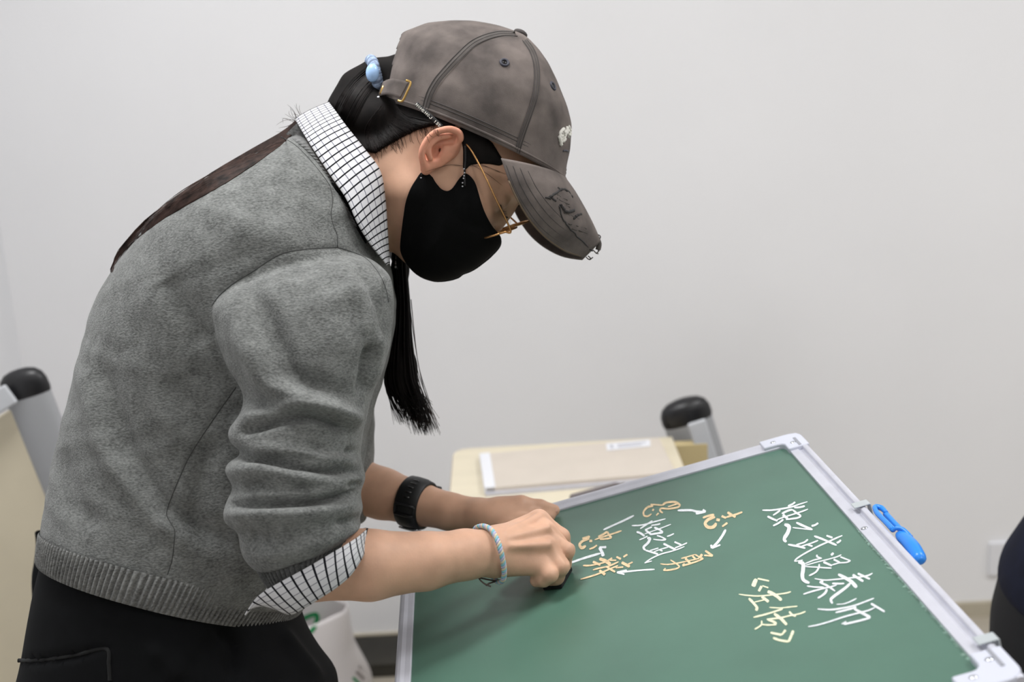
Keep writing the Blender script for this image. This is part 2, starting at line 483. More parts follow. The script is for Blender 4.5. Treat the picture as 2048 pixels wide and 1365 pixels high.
def drape(bv, px, py, eps, Ddef):
    """Point eps in front of the surface as met by the sight line through (px, py)."""
    r = ray(px, py); u = r / np.linalg.norm(r)
    h = bv.ray_cast(Vector(CAM), Vector(u))
    if h[0] is None: return CAM + r * Ddef
    return np.array(h[0]) - u * eps

# ================================================================== THE ROOM
def struct(name, c, half, material):
    o = MB().box((0, 0, 0), half).build(name, material, smooth=False)
    o.location = c
    return tag(o, kind='structure')
YW, XL, XR, YR = 3.02, -1.18, 4.1, -3.6
struct('floor', ((XL + XR) / 2, (YW + YR) / 2, -0.05), ((XR - XL) / 2 + 0.1, (YW - YR) / 2 + 0.1, 0.05), MT['floor'])
struct('ceiling', ((XL + XR) / 2, (YW + YR) / 2, CEIL + 0.05), ((XR - XL) / 2 + 0.1, (YW - YR) / 2 + 0.1, 0.05), MT['ceil'])
struct('wall_back', ((XL + XR) / 2, YW + 0.05, CEIL / 2), ((XR - XL) / 2 + 0.1, 0.05, CEIL / 2), MT['wall'])
struct('wall_left', (XL - 0.05, (YW + YR) / 2, CEIL / 2), (0.05, (YW - YR) / 2, CEIL / 2), MT['wall_l'])
struct('wall_right', (XR + 0.05, (YW + YR) / 2, CEIL / 2), (0.05, (YW - YR) / 2, CEIL / 2), MT['wall'])
struct('wall_front', ((XL + XR) / 2, YR - 0.05, CEIL / 2), ((XR - XL) / 2 + 0.1, 0.05, CEIL / 2), MT['wall'])
struct('baseboard_back', ((XL + XR) / 2, YW - 0.006, 0.02), ((XR - XL) / 2, 0.006, 0.02), MT['skirt'])
struct('baseboard_left', (XL + 0.006, (YW + YR) / 2, 0.02), (0.006, (YW - YR) / 2 - 0.02, 0.02), MT['skirt'])
LAMP_AT = ['behind the person, nearer the camera', 'in front of the chalkboard, nearer the camera', 'at the far right, nearer the camera', 'straight above the person', 'above the chalkboard\'s right end', 'at the far right by the back wall']
for i, (lx, ly) in enumerate(LIGHTS):
    t = empty('ceiling_lamp', (lx, ly, CEIL), 'square white flush ceiling lamp ' + LAMP_AT[i], 'lamp', 'ceiling lamps out of view')
    fr = MB()
    for sx, sy, hx, hy in ((1, 0, 0.012, 0.312), (-1, 0, 0.012, 0.312), (0, 1, 0.3, 0.012), (0, -1, 0.3, 0.012)):
        fr.box((lx + sx * 0.3, ly + sy * 0.3, CEIL - 0.015), (hx, hy, 0.015))
    fr.build('frame', MT['plasticgrey'], t, smooth=False)
    MB().box((lx, ly, CEIL - 0.012), (0.287, 0.287, 0.006)).build('diffuser', MT['lamp'], t, smooth=False)

# wall socket, half hidden by the bystander at the right edge
ws = empty('wall_socket', (1.335, YW, 0.12), 'white wall socket low on the back wall by the dark-clothed bystander', 'socket')
_p = on_plane(1998, 1116, np.array([0, YW, 0]), np.array([0, 1.0, 0]))
ws.location = (_p[0], YW, _p[2] - 0.04)
MB().box((_p[0] + 0.015, YW - 0.005, _p[2]), (0.043, 0.005, 0.043)).build('face_plate', MT['boxwhite'], ws, smooth=False)
MB().box((_p[0] + 0.015, YW - 0.011, _p[2] - 0.008), (0.012, 0.002, 0.008)).build('outlet', MT['plasticgrey'], ws, smooth=False)

# ================================================================== THE CHALKBOARD
BD1 = np.array([-146, 581, 2600.0]); BD1 = BD1[0] * RT + BD1[1] * UP + BD1[2] * FW; BD1 /= np.linalg.norm(BD1)
BD2 = 480 * RT + 135 * UP - 3.3 * FW; BD2 = BD2 - BD1 * (BD1 @ BD2); BD2 /= np.linalg.norm(BD2)
BN = np.cross(BD2, BD1); BN /= np.linalg.norm(BN)
BP0 = W(1112, 1175, 1.37)
BO = on_plane(808, 1105, BP0, BN)
def B3(u, v, h=0.0): return BO + u * BD2 + v * BD1 + h * BN
def b_hit(px, py, h=0.0): return on_plane(px, py, BP0 + h * BN, BN)
def b_uv(px, py):
    p = b_hit(px, py) - BO; return p @ BD2, p @ BD1
BAX = np.array([BD2, BD1, BN])
board = empty('chalkboard', B3(0.25, -0.3, -0.02), 'green chalkboard with aluminium frame and handwritten chalk characters, held under the person\'s hands', 'chalkboard')
UW, V0, V1 = 0.504, 0.0165, -0.622
gb = MB().box(B3((0.010 + 0.49) / 2, (0.005 - 0.612) / 2, -0.004), (0.24, 0.3085, 0.004), BAX)
gb.build('writing_surface', MT['green'], board, smooth=False)
MB().box(B3(0.252, -0.303, -0.0115), (0.245, 0.31, 0.0035), BAX).build('back_panel', MT['zinc'], board, smooth=False)
def bar(name, prof, along, a0, a1, fixed):
    """Extrude a (w,h) profile along u or v. fixed(w) gives the other coordinate."""
    mb = MB(); n = len(prof)
    P = []
    for a in (a0, a1):
        for wd, h in prof:
            P.append(B3(a, fixed(wd), h) if along == 'u' else B3(fixed(wd), a, h))
    F = [tuple(range(n)), tuple(range(n, 2 * n))[::-1]] + [(i, n + i, n + (i + 1) % n, (i + 1) % n) for i in range(n)]
    mb.add(P, F); o = mb.build(name, MT['alu'], board, smooth=False); bevel(o, 0.0008, 2); return o
# profile: inner flat lip, groove, outer ridge
pr_r = [(0.0, 0.003), (0.0095, 0.0035), (0.0105, 0.0012), (0.0145, 0.0012), (0.0155, 0.0055), (0.0185, 0.0065), (0.0215, 0.0055), (0.0225, 0.002), (0.0225, -0.016), (0.0, -0.016)]
pr_s = [(0.0, 0.0025), (0.006, 0.0035), (0.010, 0.005), (0.0135, 0.005), (0.0160, 0.003), (0.0165, -0.016), (0.0, -0.016)]
bar('frame_bar', pr_r, 'v', V1, V0, lambda q: 0.4815 + q)
bar('frame_bar', pr_s, 'v', V1, V0, lambda q: 0.0165 - q)
bar('frame_bar', [(q * 1.5, h) for q, h in pr_s], 'u', 0.0, UW, lambda q: -0.0085 + q)
bar('frame_bar', [(q * 1.2, h) for q, h in pr_s], 'u', 0.0, UW, lambda q: -0.602 - q)
def corner(cu, cv, su, sv, leg=0.05):
    """Moulded L-shaped plastic corner with rounded outside and a screw on each leg."""
    r = 0.016; wd = 0.0255
    pts = []
    for k in range(7):
        a = math.radians(90 * k / 6)
        pts.append((cu - su * r + su * r * math.sin(a), cv - sv * r + sv * r * math.cos(a)))
    out = [(cu - su * leg, cv)] + pts + [(cu, cv - sv * leg), (cu - su * wd, cv - sv * leg)]
    ir = 0.008
    for k in range(4):
        a = math.radians(90 * k / 3)
        out.append((cu - su * (wd + ir) + su * ir * math.cos(a), cv - sv * (wd + ir) + sv * ir * math.sin(a)))
    out.append((cu - su * leg, cv - sv * wd))
    P = np.array([B3(u, v, -0.0175) for u, v in out])
    o = MB().prism(P, BN * 0.0245).build('corner_piece', MT['plasticgrey'], board, smooth=False); bevel(o, 0.0018, 3)
    MB().box(B3(cu - su * 0.0105, cv - sv * 0.034, 0.0072), (0.0016, 0.014, 0.0004), BAX).build('groove', MT['groove'], o, smooth=False)
    for du, dv in ((leg * 0.72, wd * 0.62), (wd * 0.62, leg * 0.68)):
        s = MB(); s.ball(B3(cu - su * du, cv - sv * dv, 0.007), (0.0036, 0.0036, 0.0014), BAX, 12, 7)
        sc = s.build('screw', MT['steel'], o)
corner(UW + 0.0015, V0 + 0.0015, 1, 1); corner(UW + 0.0015, V1 - 0.0015, 1, -1)
corner(-0.0015, V0 + 0.0015, -1, 1); corner(-0.0015, V1 - 0.0015, -1, -1)
# metal hanging bands on the top rail and a rail screw
for (px, py) in ((1726, 1022), (1984, 1293)):
    u, v = b_uv(px, py)
    mb = MB()
    mb.box(B3(0.4995, v, 0.0078), (0.0085, 0.0065, 0.0007), BAX)
    mb.box(B3(0.5078, v, -0.004), (0.0007, 0.0065, 0.012), BAX)
    o = mb.build('hanging_band', MT['zinc'], board, smooth=False); bevel(o, 0.0005, 1)
u, v = b_uv(1742, 1060)
MB().ball(B3(0.4865, v, 0.0035), (0.0036, 0.0036, 0.0014), BAX, 12, 7).build('screw', MT['steel'], board)

# ---- chalk writing: traced strokes laid flat on the surface
def strokes(mb, S, org, sc, hgt=0.00025):
    for pts, wd in S:
        P = np.array([(org[0] + x / sc, org[1] + y / sc) for x, y in pts], float)
        n = max(6, 5 * len(P))
        P = crom(P, n)
        T = np.gradient(P, axis=0); T /= np.maximum(np.linalg.norm(T, axis=1, keepdims=True), 1e-9)
        N = np.stack([-T[:, 1], T[:, 0]], 1)
        half = wd / sc / 2
        t = np.linspace(0, 1, n)
        hw = half * (0.55 + 0.45 * np.minimum(1, np.minimum(t, 1 - t) * 9)) * (1 + 0.14 * rng.standard_normal(n).cumsum() / np.sqrt(n))
        hw = np.maximum(hw, half * 0.45)
        a = P + N * hw[:, None]; b = P - N * hw[:, None]
        hgt += 0.00002
        V = [b_hit(x, y, hgt) for x, y in a] + [b_hit(x, y, hgt) for x, y in b]
        mb.add(V, [(i, i + 1, n + i + 1, n + i) for i in range(n - 1)])
C1 = ((1500, 980), 9.75); C2 = ((1580, 1060), 9.75); C3 = ((1590, 1130), 9.75); C4 = ((1460, 1140), 8.53)
C5 = ((1250, 980), 12.8); C6 = ((1260, 1030), 11.375); C7 = ((1140, 1010), 8.533); C8 = ((1340, 1000), 8.53)
def glyph(kind, material, *sets, label=None):
    mb = MB()
    for S, (org, sc) in sets: strokes(mb, S, org, sc)
    o = mb.build(kind, material, board, smooth=False)
    if label: o['label'] = label
    return o
CW, CO, CY = MT['chalk_w'], MT['chalk_o'], MT['chalk_y']
glyph('chalk_character', CW, ([([(240,400),(420,400),(640,370),(830,330),(960,285),(1120,235)],35), ([(880,240),(830,280),(740,320)],40), ([(860,350),(960,345),(1070,320)],35),
  ([(590,400),(540,440),(450,500)],35), ([(620,470),(740,410),(830,390)],40), ([(830,390),(900,450),(985,510),(930,550),(840,565),(700,585)],38), ([(640,490),(740,570)],58),
  ([(1130,380),(1000,430),(780,500),(650,540),(520,590)],28), ([(340,520),(440,570),(540,610)],45), ([(650,580),(560,650),(450,705)],40)], C1))
glyph('chalk_character', CW, ([([(1330,650),(1270,690),(1200,710)],35), ([(900,640),(1050,710),(1220,780)],42), ([(1220,780),(1050,765),(830,740)],30), ([(670,680),(760,720),(740,830),(680,930),(670,980),(710,1020)],72)], C1))
glyph('chalk_character', CW, ([([(1250,905),(1400,960),(1540,1020),(1690,1085)],40), ([(1490,895),(1610,940)],38), ([(1770,980),(1740,1015),(1690,1040)],35), ([(1130,970),(1050,1030),(900,1075)],32),
  ([(1330,990),(1180,1050),(1000,1105)],28), ([(740,1070),(850,1090),(960,1110),(1080,1145)],38), ([(1120,1075),(1220,1105)],32)], C1),
  ([([(1020,115),(890,170),(760,230),(560,320),(350,430),(220,505),(120,575),(85,620)],34), ([(85,620),(250,595)],22)], C2))
glyph('chalk_character', CW, ([([(850,455),(800,500)],40), ([(530,490),(530,530),(620,560)],34), ([(620,560),(480,590),(400,620),(290,665)],26), ([(1000,490),(900,535),(700,590),(500,640),(290,700)],28),
  ([(980,530),(1080,570),(1180,605)],34), ([(1180,605),(1100,640),(960,650),(820,690)],30), ([(850,580),(970,640)],40), ([(650,630),(820,705)],46), ([(810,750),(680,745),(560,735),(290,720)],30),
  ([(570,670),(560,740),(520,810),(470,850),(370,900)],35), ([(160,640),(250,660),(255,780),(240,900),(270,990),(380,1040)],72)], C2))
glyph('chalk_character', CW, ([([(940,870),(1090,950),(1200,1020),(1300,1130)],62), ([(1220,880),(1300,930),(1430,1010)],50), ([(1320,855),(1420,900),(1560,965)],42),
  ([(1610,850),(1530,890),(1400,920),(1200,940),(900,970),(680,985),(480,955)],28), ([(1060,1050),(960,1055),(820,1050)],30), ([(650,1010),(590,1030),(720,1090),(880,1200)],44),
  ([(910,1080),(800,1115),(640,1150),(450,1200),(260,1260)],32), ([(330,1100),(480,1120),(660,1125)],28), ([(720,1160),(690,1230),(620,1290),(540,1335)],44)], C2),
  ([([(1080,360),(1000,440),(880,530),(770,610),(700,680),(730,760)],58)], C3))
glyph('chalk_character', CW, ([([(1200,660),(1080,720),(950,765),(810,775)],26), ([(1540,655),(1350,730),(1150,800),(920,850),(680,880),(440,865)],32), ([(1190,820),(1160,840),(1000,885),(790,935)],34),
  ([(1150,860),(1300,940),(1470,1030)],48), ([(1470,1035),(1350,1070),(1150,1120),(950,1165)],38), ([(910,1160),(1000,1110)],26), ([(1480,760),(1600,830),(1750,920)],42),
  ([(1560,835),(1440,890),(1250,940),(950,1020),(680,1110),(430,1180),(260,1210)],28)], C3))
glyph('chalk_bracket', CY, ([([(670,195),(470,152)],28), ([(450,160),(420,220),(395,290)],62), ([(655,310),(550,275)],28), ([(540,280),(490,370)],45)], C4))
glyph('chalk_character', CY, ([([(640,375),(700,395),(800,455),(880,525)],54), ([(1040,375),(960,400),(780,425),(500,450),(300,440),(150,420)],26), ([(320,490),(400,570),(460,650),(440,700)],46), ([(590,515),(420,555)],22), ([(540,460),(660,550)],44)], C4))
glyph('chalk_character', CY, ([([(1150,625),(1000,640),(850,655),(670,645)],25), ([(900,670),(780,710),(600,765),(400,815)],28), ([(1010,715),(1060,770),(1125,795)],38), ([(1290,715),(1180,755),(1000,790),(850,825),(630,845)],28),
  ([(750,750),(860,830),(920,890),(970,945)],50), ([(630,845),(740,890),(790,930)],40), ([(790,940),(650,945),(540,935)],25), ([(540,870),(535,940),(480,985),(420,1020)],28)], C4))
glyph('chalk_bracket', CY, ([([(690,1075),(780,1095),(880,1115)],34), ([(880,1115),(950,1030)],36), ([(735,1165),(850,1205),(1000,1230)],40), ([(1000,1230),(1040,1140),(1080,1040)],46)], C4))
glyph('chalk_character', CO, ([([(700,510),(740,530)],50), ([(720,420),(580,450),(480,560),(490,660),(580,680),(680,620)],58), ([(650,380),(780,385),(960,400)],42), ([(960,400),(1060,330),(1280,320),(1420,400)],50),
  ([(1420,410),(1320,460),(1100,490),(930,480),(900,540),(970,600)],44), ([(860,600),(800,660)],48), ([(1100,440),(1350,360)],36)], C5))
glyph('chalk_arrow', CW, ([([(130,185),(350,180),(460,205),(600,210)],38), ([(560,170),(610,205)],34), ([(610,205),(440,240)],32)], C8))
glyph('chalk_character', CO, ([([(560,310),(660,275),(755,260)],38), ([(770,295),(650,340),(600,410),(650,470),(740,465),(790,400)],48), ([(790,340),(850,350)],44), ([(880,280),(960,315)],44), ([(1235,210),(1130,250),(960,300)],30),
  ([(980,215),(1060,265),(1120,295)],44), ([(980,395),(890,460)],35)], C8))
glyph('chalk_arrow', CW, ([([(950,510),(890,620),(810,730),(720,820)],48), ([(700,770),(715,830)],40), ([(715,830),(860,770)],30)], C8))
glyph('chalk_character', CO, ([([(600,870),(730,960)],40), ([(730,960),(580,950)],26), ([(550,930),(520,980),(560,1010)],44), ([(190,1005),(300,975),(430,935)],25), ([(430,935),(500,980),(570,1010)],30), ([(570,1010),(440,1060),(300,1105),(210,1130)],26),
  ([(255,1100),(215,1125)],46), ([(260,1000),(350,1090)],40), ([(300,1045),(430,1020),(500,1000)],22), ([(380,960),(440,1020)],30)], C8),
  ([([(690,1120),(850,1135),(1050,1110),(1200,1080),(1400,1040)],32), ([(920,1030),(1040,1110),(1120,1180),(1050,1230),(900,1260),(760,1270)],38), ([(760,1270),(810,1220)],34)], C6))
glyph('chalk_arrow', CW, ([([(1445,1105),(1200,1120),(1000,1140),(810,1160)],30), ([(970,1120),(800,1160)],30), ([(800,1160),(930,1190)],26)], C7))
glyph('chalk_character', CO, ([([(910,895),(980,850)],30), ([(790,890),(870,930)],38), ([(880,985),(1020,1060)],48), ([(1070,980),(990,1020)],28), ([(500,925),(600,960),(690,1020)],50), ([(720,910),(640,960)],28), ([(790,950),(680,950)],25),
  ([(390,975),(520,1030)],44), ([(220,1040),(330,1040),(450,1020),(600,985)],30), ([(390,1115),(500,1085),(660,1050),(830,975)],25), ([(910,1065),(780,1080)],28), ([(820,1040),(700,1090),(560,1150),(400,1210),(180,1275)],28), ([(620,1060),(770,1150)],38), ([(500,1120),(600,1195)],44)], C7))
glyph('chalk_character', CO, ([([(880,445),(720,500),(560,550),(420,600)],28), ([(480,550),(560,510),(640,460)],32), ([(640,460),(660,510),(710,565)],34), ([(710,565),(640,580),(530,590)],30), ([(490,540),(540,600)],38), ([(210,580),(340,545)],35),
  ([(330,580),(220,620),(165,680),(200,740),(270,700)],44), ([(330,620),(380,620)],44), ([(460,690),(400,735),(330,760)],32)], C7))
glyph('chalk_stroke', CW, ([([(1090,185),(900,280),(720,360),(570,430)],34)], C7))
glyph('chalk_arrow', CW, ([([(-60,1012),(30,985),(250,910),(520,830)],36), ([(620,725),(500,730)],40), ([(500,730),(540,800),(570,880)],50)], C7))
glyph('chalk_character', CW, ([([(40,250),(200,245),(350,220),(560,160),(810,95)],34), ([(510,140),(400,210),(230,320)],36), ([(480,245),(620,225),(690,205)],34), ([(930,220),(700,310),(500,380),(330,440)],30), ([(340,350),(500,280)],34),
  ([(550,290),(680,350),(750,405)],44), ([(750,405),(600,430),(450,450)],44), ([(350,350),(480,450)],44), ([(150,390),(250,430),(330,490)],48), ([(400,490),(300,540),(210,575)],32)], C6))
glyph('chalk_character', CW, ([([(1000,430),(920,470),(840,495)],32), ([(610,475),(720,510),(820,570)],36), ([(820,570),(700,580),(530,560)],32), ([(390,540),(450,545),(410,640),(310,740),(350,810)],54)], C6))
glyph('chalk_character', CW, ([([(350,810),(480,850),(640,900)],38), ([(650,760),(450,820)],32), ([(870,740),(680,795),(540,850)],28), ([(670,800),(740,830)],32), ([(760,660),(900,730),(1040,800)],54), ([(1010,620),(1170,690)],42),
  ([(1300,640),(1170,700),(1020,760)],30), ([(1240,725),(1080,790),(920,840),(700,900),(500,990),(330,1100)],28), ([(330,1100),(500,1055)],26)], C6))
# old chalk dust caught against the top rail
mb = MB(); n = 420
vv = np.linspace(-0.27, -0.603, n); pr = np.abs(np.convolve(rng.standard_normal(n + 8), np.ones(5) / 5, 'same')[4:4 + n])
pr = 0.0006 + 0.0034 * pr * np.clip((np.linspace(0, 1, n)) * 5, 0.2, 1)
V = [B3(0.4818, a, 0.0002) for a in vv] + [B3(0.4818 - q, a, 0.0002) for a, q in zip(vv, pr)]
mb.add(V, [(i, i + 1, n + i + 1, n + i) for i in range(n - 1)])
dust = mb.build('chalk_dust', mat('chalk_dust', (128, 156, 143), 0.95, var=0.2, vscale=260), board, smooth=False)

# blue plastic hook clipped outside the rail
hk = empty('plastic_hook', B3(0.512, b_uv(1800, 1075)[1], 0.0), 'bright blue plastic hook clipped on the chalkboard\'s right rail', 'hook')
def bpt(px, py, h=0.0): return b_hit(px, py, h)
b0, b1 = bpt(1758, 1026, 0.001), bpt(1838, 1112, 0.001)
axv = b1 - b0; axl = np.linalg.norm(axv); axu = axv / axl
sid = np.cross(BN, axu); sid *= np.sign(sid @ BD2)
def hp(t, s_, h): return b0 + axu * (t * axl) + sid * s_ + BN * h
P = crom([hp(0.52, 0.000, -0.001), hp(0.66, 0.0012, 0.0), hp(0.82, 0.0012, 0.0), hp(0.97, 0.0, -0.002), hp(1.05, -0.0012, -0.004)], 22)
MB().tube(P, np.interp(np.linspace(0, 1, 22), [0, 0.15, 0.5, 0.85, 1], [0.004, 0.0062, 0.0072, 0.0066, 0.0030]), 14).build('body', MT['blue'], hk)
P = crom([hp(0.50, -0.004, 0.005), hp(0.30, -0.0042, 0.005), hp(0.08, -0.0042, 0.0045), hp(-0.06, -0.001, 0.004), hp(-0.04, 0.0045, 0.002), hp(0.06, 0.0055, 0.001)], 26)
MB().tube(P, np.interp(np.linspace(0, 1, 26), [0, 0.2, 0.6, 0.8, 1], [0.003, 0.0027, 0.0026, 0.0030, 0.0022]), 10).build('spring_arm', MT['blue'], hk)
P = crom([hp(0.04, 0.0052, -0.001), hp(0.25, 0.0050, -0.001), hp(0.55, 0.0050, -0.001), hp(0.75, 0.004, -0.001)], 16)
MB().tube(P, 0.0030, 10).build('side_arm', MT['blue'], hk)
P = crom([hp(0.50, -0.0052, 0.0045), hp(0.52, -0.001, 0.0066), hp(0.56, 0.0040, 0.0055), hp(0.66, 0.0068, 0.001)], 16)
MB().tube(P, 0.0021, 10).build('collar', MT['blue'], hk)

# eraser under the writing hand
eu, ev = b_uv(1117, 1163)
er = empty('chalk_eraser', B3(eu, ev, 0.0), 'small black felt eraser pressed on the chalkboard under the right hand', 'eraser')
ea = math.radians(-22); e1 = BD2 * math.cos(ea) + BD1 * math.sin(ea); e2 = -BD2 * math.sin(ea) + BD1 * math.cos(ea)
ec = B3(eu, ev, 0.0)
o = MB().box(ec + BN * 0.0045, (0.011, 0.021, 0.004), (e1, e2, BN)).build('felt_pad', MT['felt'], er, smooth=False); bevel(o, 0.002)
o = MB().box(ec + BN * 0.0115, (0.010, 0.019, 0.003), (e1, e2, BN)).build('back_grip', MT['rubber'], er, smooth=False); bevel(o, 0.002)

# ================================================================== DESK BEHIND THE BOARD
ZD = 0.74
dk = empty('desk', (0.08, 2.2, 0), 'pale maple desk with a grey black-capped upright, behind the chalkboard', 'desk')
poly = [(-0.125, 1.86), (-0.125, 2.385)]
for k in range(6):
    a = math.radians(180 - 90 * k / 5); poly.append((-0.095 + 0.03 * math.cos(a), 2.385 + 0.03 * math.sin(a)))
poly += [(0.305, 2.42), (0.305, 1.86)]
P = np.array([(x, y, ZD - 0.022) for x, y in poly])
o = MB().prism(P, (0, 0, 0.022)).build('desktop', [MT['desk']], dk, smooth=False); bevel(o, 0.002)
P2 = np.array([(x - 0.0015 if x < 0 else x, y + 0.0015 if y > 2.2 else y, ZD - 0.019) for x, y in poly])
MB().prism(P2, (0, 0, 0.016)).build('edge_band', MT['deskedge'], dk, smooth=False)
# lower panel past the right end of the desktop, shade put into its colour
o = MB().box((0.3375, 2.395, 0.40), (0.032, 0.012, 0.335)).build('end_panel', mat('maple_end_shaded', (204, 186, 140), 0.5), dk, smooth=False); bevel(o, 0.002)
o = MB().box((0.09, 2.36, 0.52), (0.19, 0.01, 0.19)).build('modesty_panel', MT['desk'], dk, smooth=False)
for lx in (-0.085, 0.27):
    o = MB().box((lx, 2.14, 0.36), (0.02, 0.03, 0.358)).build('leg', MT['post'], dk, smooth=False); bevel(o, 0.004)
    o = MB().box((lx, 2.14, 0.015), (0.025, 0.22, 0.015)).build('foot', MT['post'], dk, smooth=False); bevel(o, 0.004)

def end_post(t, top, lean, hw, sx, svec, sgap, z0=0.0):
    """Leaning oval upright with a domed black cap and a pale flat strip on its face."""
    top = np.asarray(top, float)
    ax = np.asarray(lean, float); ax = ax / np.linalg.norm(ax); L = (top[2] - z0) / -ax[2]
    X = np.array([1, 0, 0.0]); X = X - ax * (X @ ax); X /= np.linalg.norm(X); Yv = np.cross(ax, X)
    th = np.linspace(0, 2 * np.pi, 28, endpoint=False)
    def ring(c, a, b): return c + np.cos(th)[:, None] * a * X + np.sin(th)[:, None] * b * Yv
    G = np.array([ring(top + ax * s, hw, hw * 0.52) for s in (0.0, L * 0.5, L)])
    grid_obj('upright', G, MT['post'], t, wrap_n=True)
    caps = [(0.006, 1.02), (-0.002, 1.05), (-0.017, 1.03), (-0.029, 0.92), (-0.037, 0.70), (-0.041, 0.40), (-0.0425, 0.02)]
    G = np.array([ring(top + ax * (s + 0.012), hw * q, hw * 0.52 * q) for s, q in caps])
    grid_obj('end_cap', G, MT['capblack'], t, wrap_n=True)
    a0 = top + np.array([0, -sgap, 0]) + X * sx
    a1 = a0 + np.asarray(svec, float)
    u = a1 - a0; ul = np.linalg.norm(u); u /= ul; wv = np.cross(u, np.array([0, 1.0, 0])); wv /= np.linalg.norm(wv)
    o = MB().box((a0 + a1) / 2, (ul / 2, 0.018, 0.005), (u, wv, np.cross(u, wv))).build('face_strip', MT['postlight'], t, smooth=False); bevel(o, 0.003)
    return t
dk_top = CAM + ray(1371, 826) * (2.455 / ray(1371, 826)[1])
end_post(dk, dk_top, (0.27, 0, -0.96), 0.049, 0.012, np.array([0.27, 0, -0.96]) * 0.30, 0.066)

# things lying on the desk
def slab(name, label, cat, q, z, h, material, parent_parts=()):
    """Box on the desk whose top outline is given by four picture corners."""
    P = np.array([on_z(x, y, z + h) for x, y in q]); P[:, 2] = z
    t = empty(name, (P[:, 0].mean(), P[:, 1].mean(), z), label, cat)
    return t, P
t, P = slab('document_case', 'flat beige case with white ends and paper label on the desk', 'case', [(960, 908), (1318, 876), (1352, 944), (970, 976)], ZD, 0.014, None)
o = MB().prism(P[[0, 3, 2, 1]], (0, 0, 0.014)).build('shell', MT['boxbeige'], t, smooth=False); bevel(o, 0.002)
def along(P, a, b, f): return P[a] + (P[b] - P[a]) * f
e = 0.055
Q = np.array([P[0] + (P[0] - P[1]) * 0.004, along(P, 0, 1, e), along(P, 3, 2, e), P[3] + (P[3] - P[2]) * 0.004]); Q[:, 2] = ZD + 0.001
o = MB().prism(Q[[0, 3, 2, 1]], (0, 0, 0.0145)).build('white_end', MT['boxwhite'], t, smooth=False); bevel(o, 0.002)
Q = np.array([P[3], P[2], P[2] + (P[3] - P[0]) * 0.045, P[3] + (P[3] - P[0]) * 0.045]); Q[:, 2] = ZD
MB().prism(Q[[0, 3, 2, 1]], (0, 0, 0.006)).build('rim', MT['alu'], t, smooth=False)
L4 = np.array([on_z(x, y, ZD + 0.0146) for x, y in [(1212, 888), (1300, 880), (1301, 893), (1214, 902)]])
lb = MB().prism(L4[[0, 3, 2, 1]], (0, 0, 0.0004)).build('paper_label', MT['boxwhite'], t, smooth=False)
mk = MB(); mk.box(along(L4, 0, 1, 0.12) * 0.5 + along(L4, 3, 2, 0.12) * 0.5 + np.array([0, 0, 0.0006]), (0.003, 0.010, 0.0001))
for f0, f1, g in ((0.25, 0.9, 0.35), (0.25, 0.8, 0.65)):
    a = along(L4, 0, 1, f0) * (1 - g) + along(L4, 3, 2, f0) * g; b = along(L4, 0, 1, f1) * (1 - g) + along(L4, 3, 2, f1) * g
    mk.box((a + b) / 2 + np.array([0, 0, 0.0006]), (np.linalg.norm(b - a) / 2, 0.0035, 0.0001), (np.array([(b - a)[0], (b - a)[1], 0]) / np.linalg.norm(b - a), np.array([-(b - a)[1], (b - a)[0], 0]) / np.linalg.norm(b - a), np.array([0, 0, 1.0])))
mk.build('label_print', mat('pale_print', (186, 186, 194), 0.7), lb, smooth=False)
t, P = slab('pencil_case', 'dark grey-brown pencil case on the desk by the chalkboard\'s edge', 'case', [(1136, 988), (1232, 962), (1300, 985), (1190, 1022)], ZD, 0.036, None)
o = MB().prism(P[[0, 3, 2, 1]], (0, 0, 0.036)).build('body', MT['case'], t, smooth=False); bevel(o, 0.006, 3)
a, b = along(P, 0, 1, 0.0), along(P, 0, 1, 1.0)
MB().tube([a * 0.75 + P[3] * 0.25 + (0, 0, 0.0365), b * 0.75 + P[2] * 0.25 + (0, 0, 0.0365)], 0.0012, 6).build('zip', MT['capblack'], t)

# ================================================================== FOLDED TABLE AT THE LEFT EDGE
lt = W(44, 772, 2.2)
fb = empty('folded_table', W(40, 1365, 2.16) * np.array([1, 1, 0]), 'folded cream table standing upright with a grey black-capped post, behind the person', 'table')
end_post(fb, lt + np.array([0.004, 0, 0]), (0.22, 0, -0.97), 0.040, -0.010, np.array([-0.16, -0.02, -0.085]), 0.034)
yb = lt[1] - 0.012
q = []
for x, y in [(-160, 935), (0, 833), (54, 800), (112, 905), (150, 1000)]:
    r = ray(x, y); q.append(CAM + r * (yb / r[1]))
q = np.array(q); low = q[[4, 0]].copy(); low[0] += (0.10, 0, 0); low[:, 2] = 0.02
o = MB().prism(np.vstack([q, low]), (0, 0.02, 0)).build('panel', MT['desk'], fb, smooth=False); bevel(o, 0.002)
MB().prism(np.vstack([q, low]) + np.array([0, 0.0205, 0]), (0, 0.006, 0)).build('backing', MT['deskedge'], fb, smooth=False)

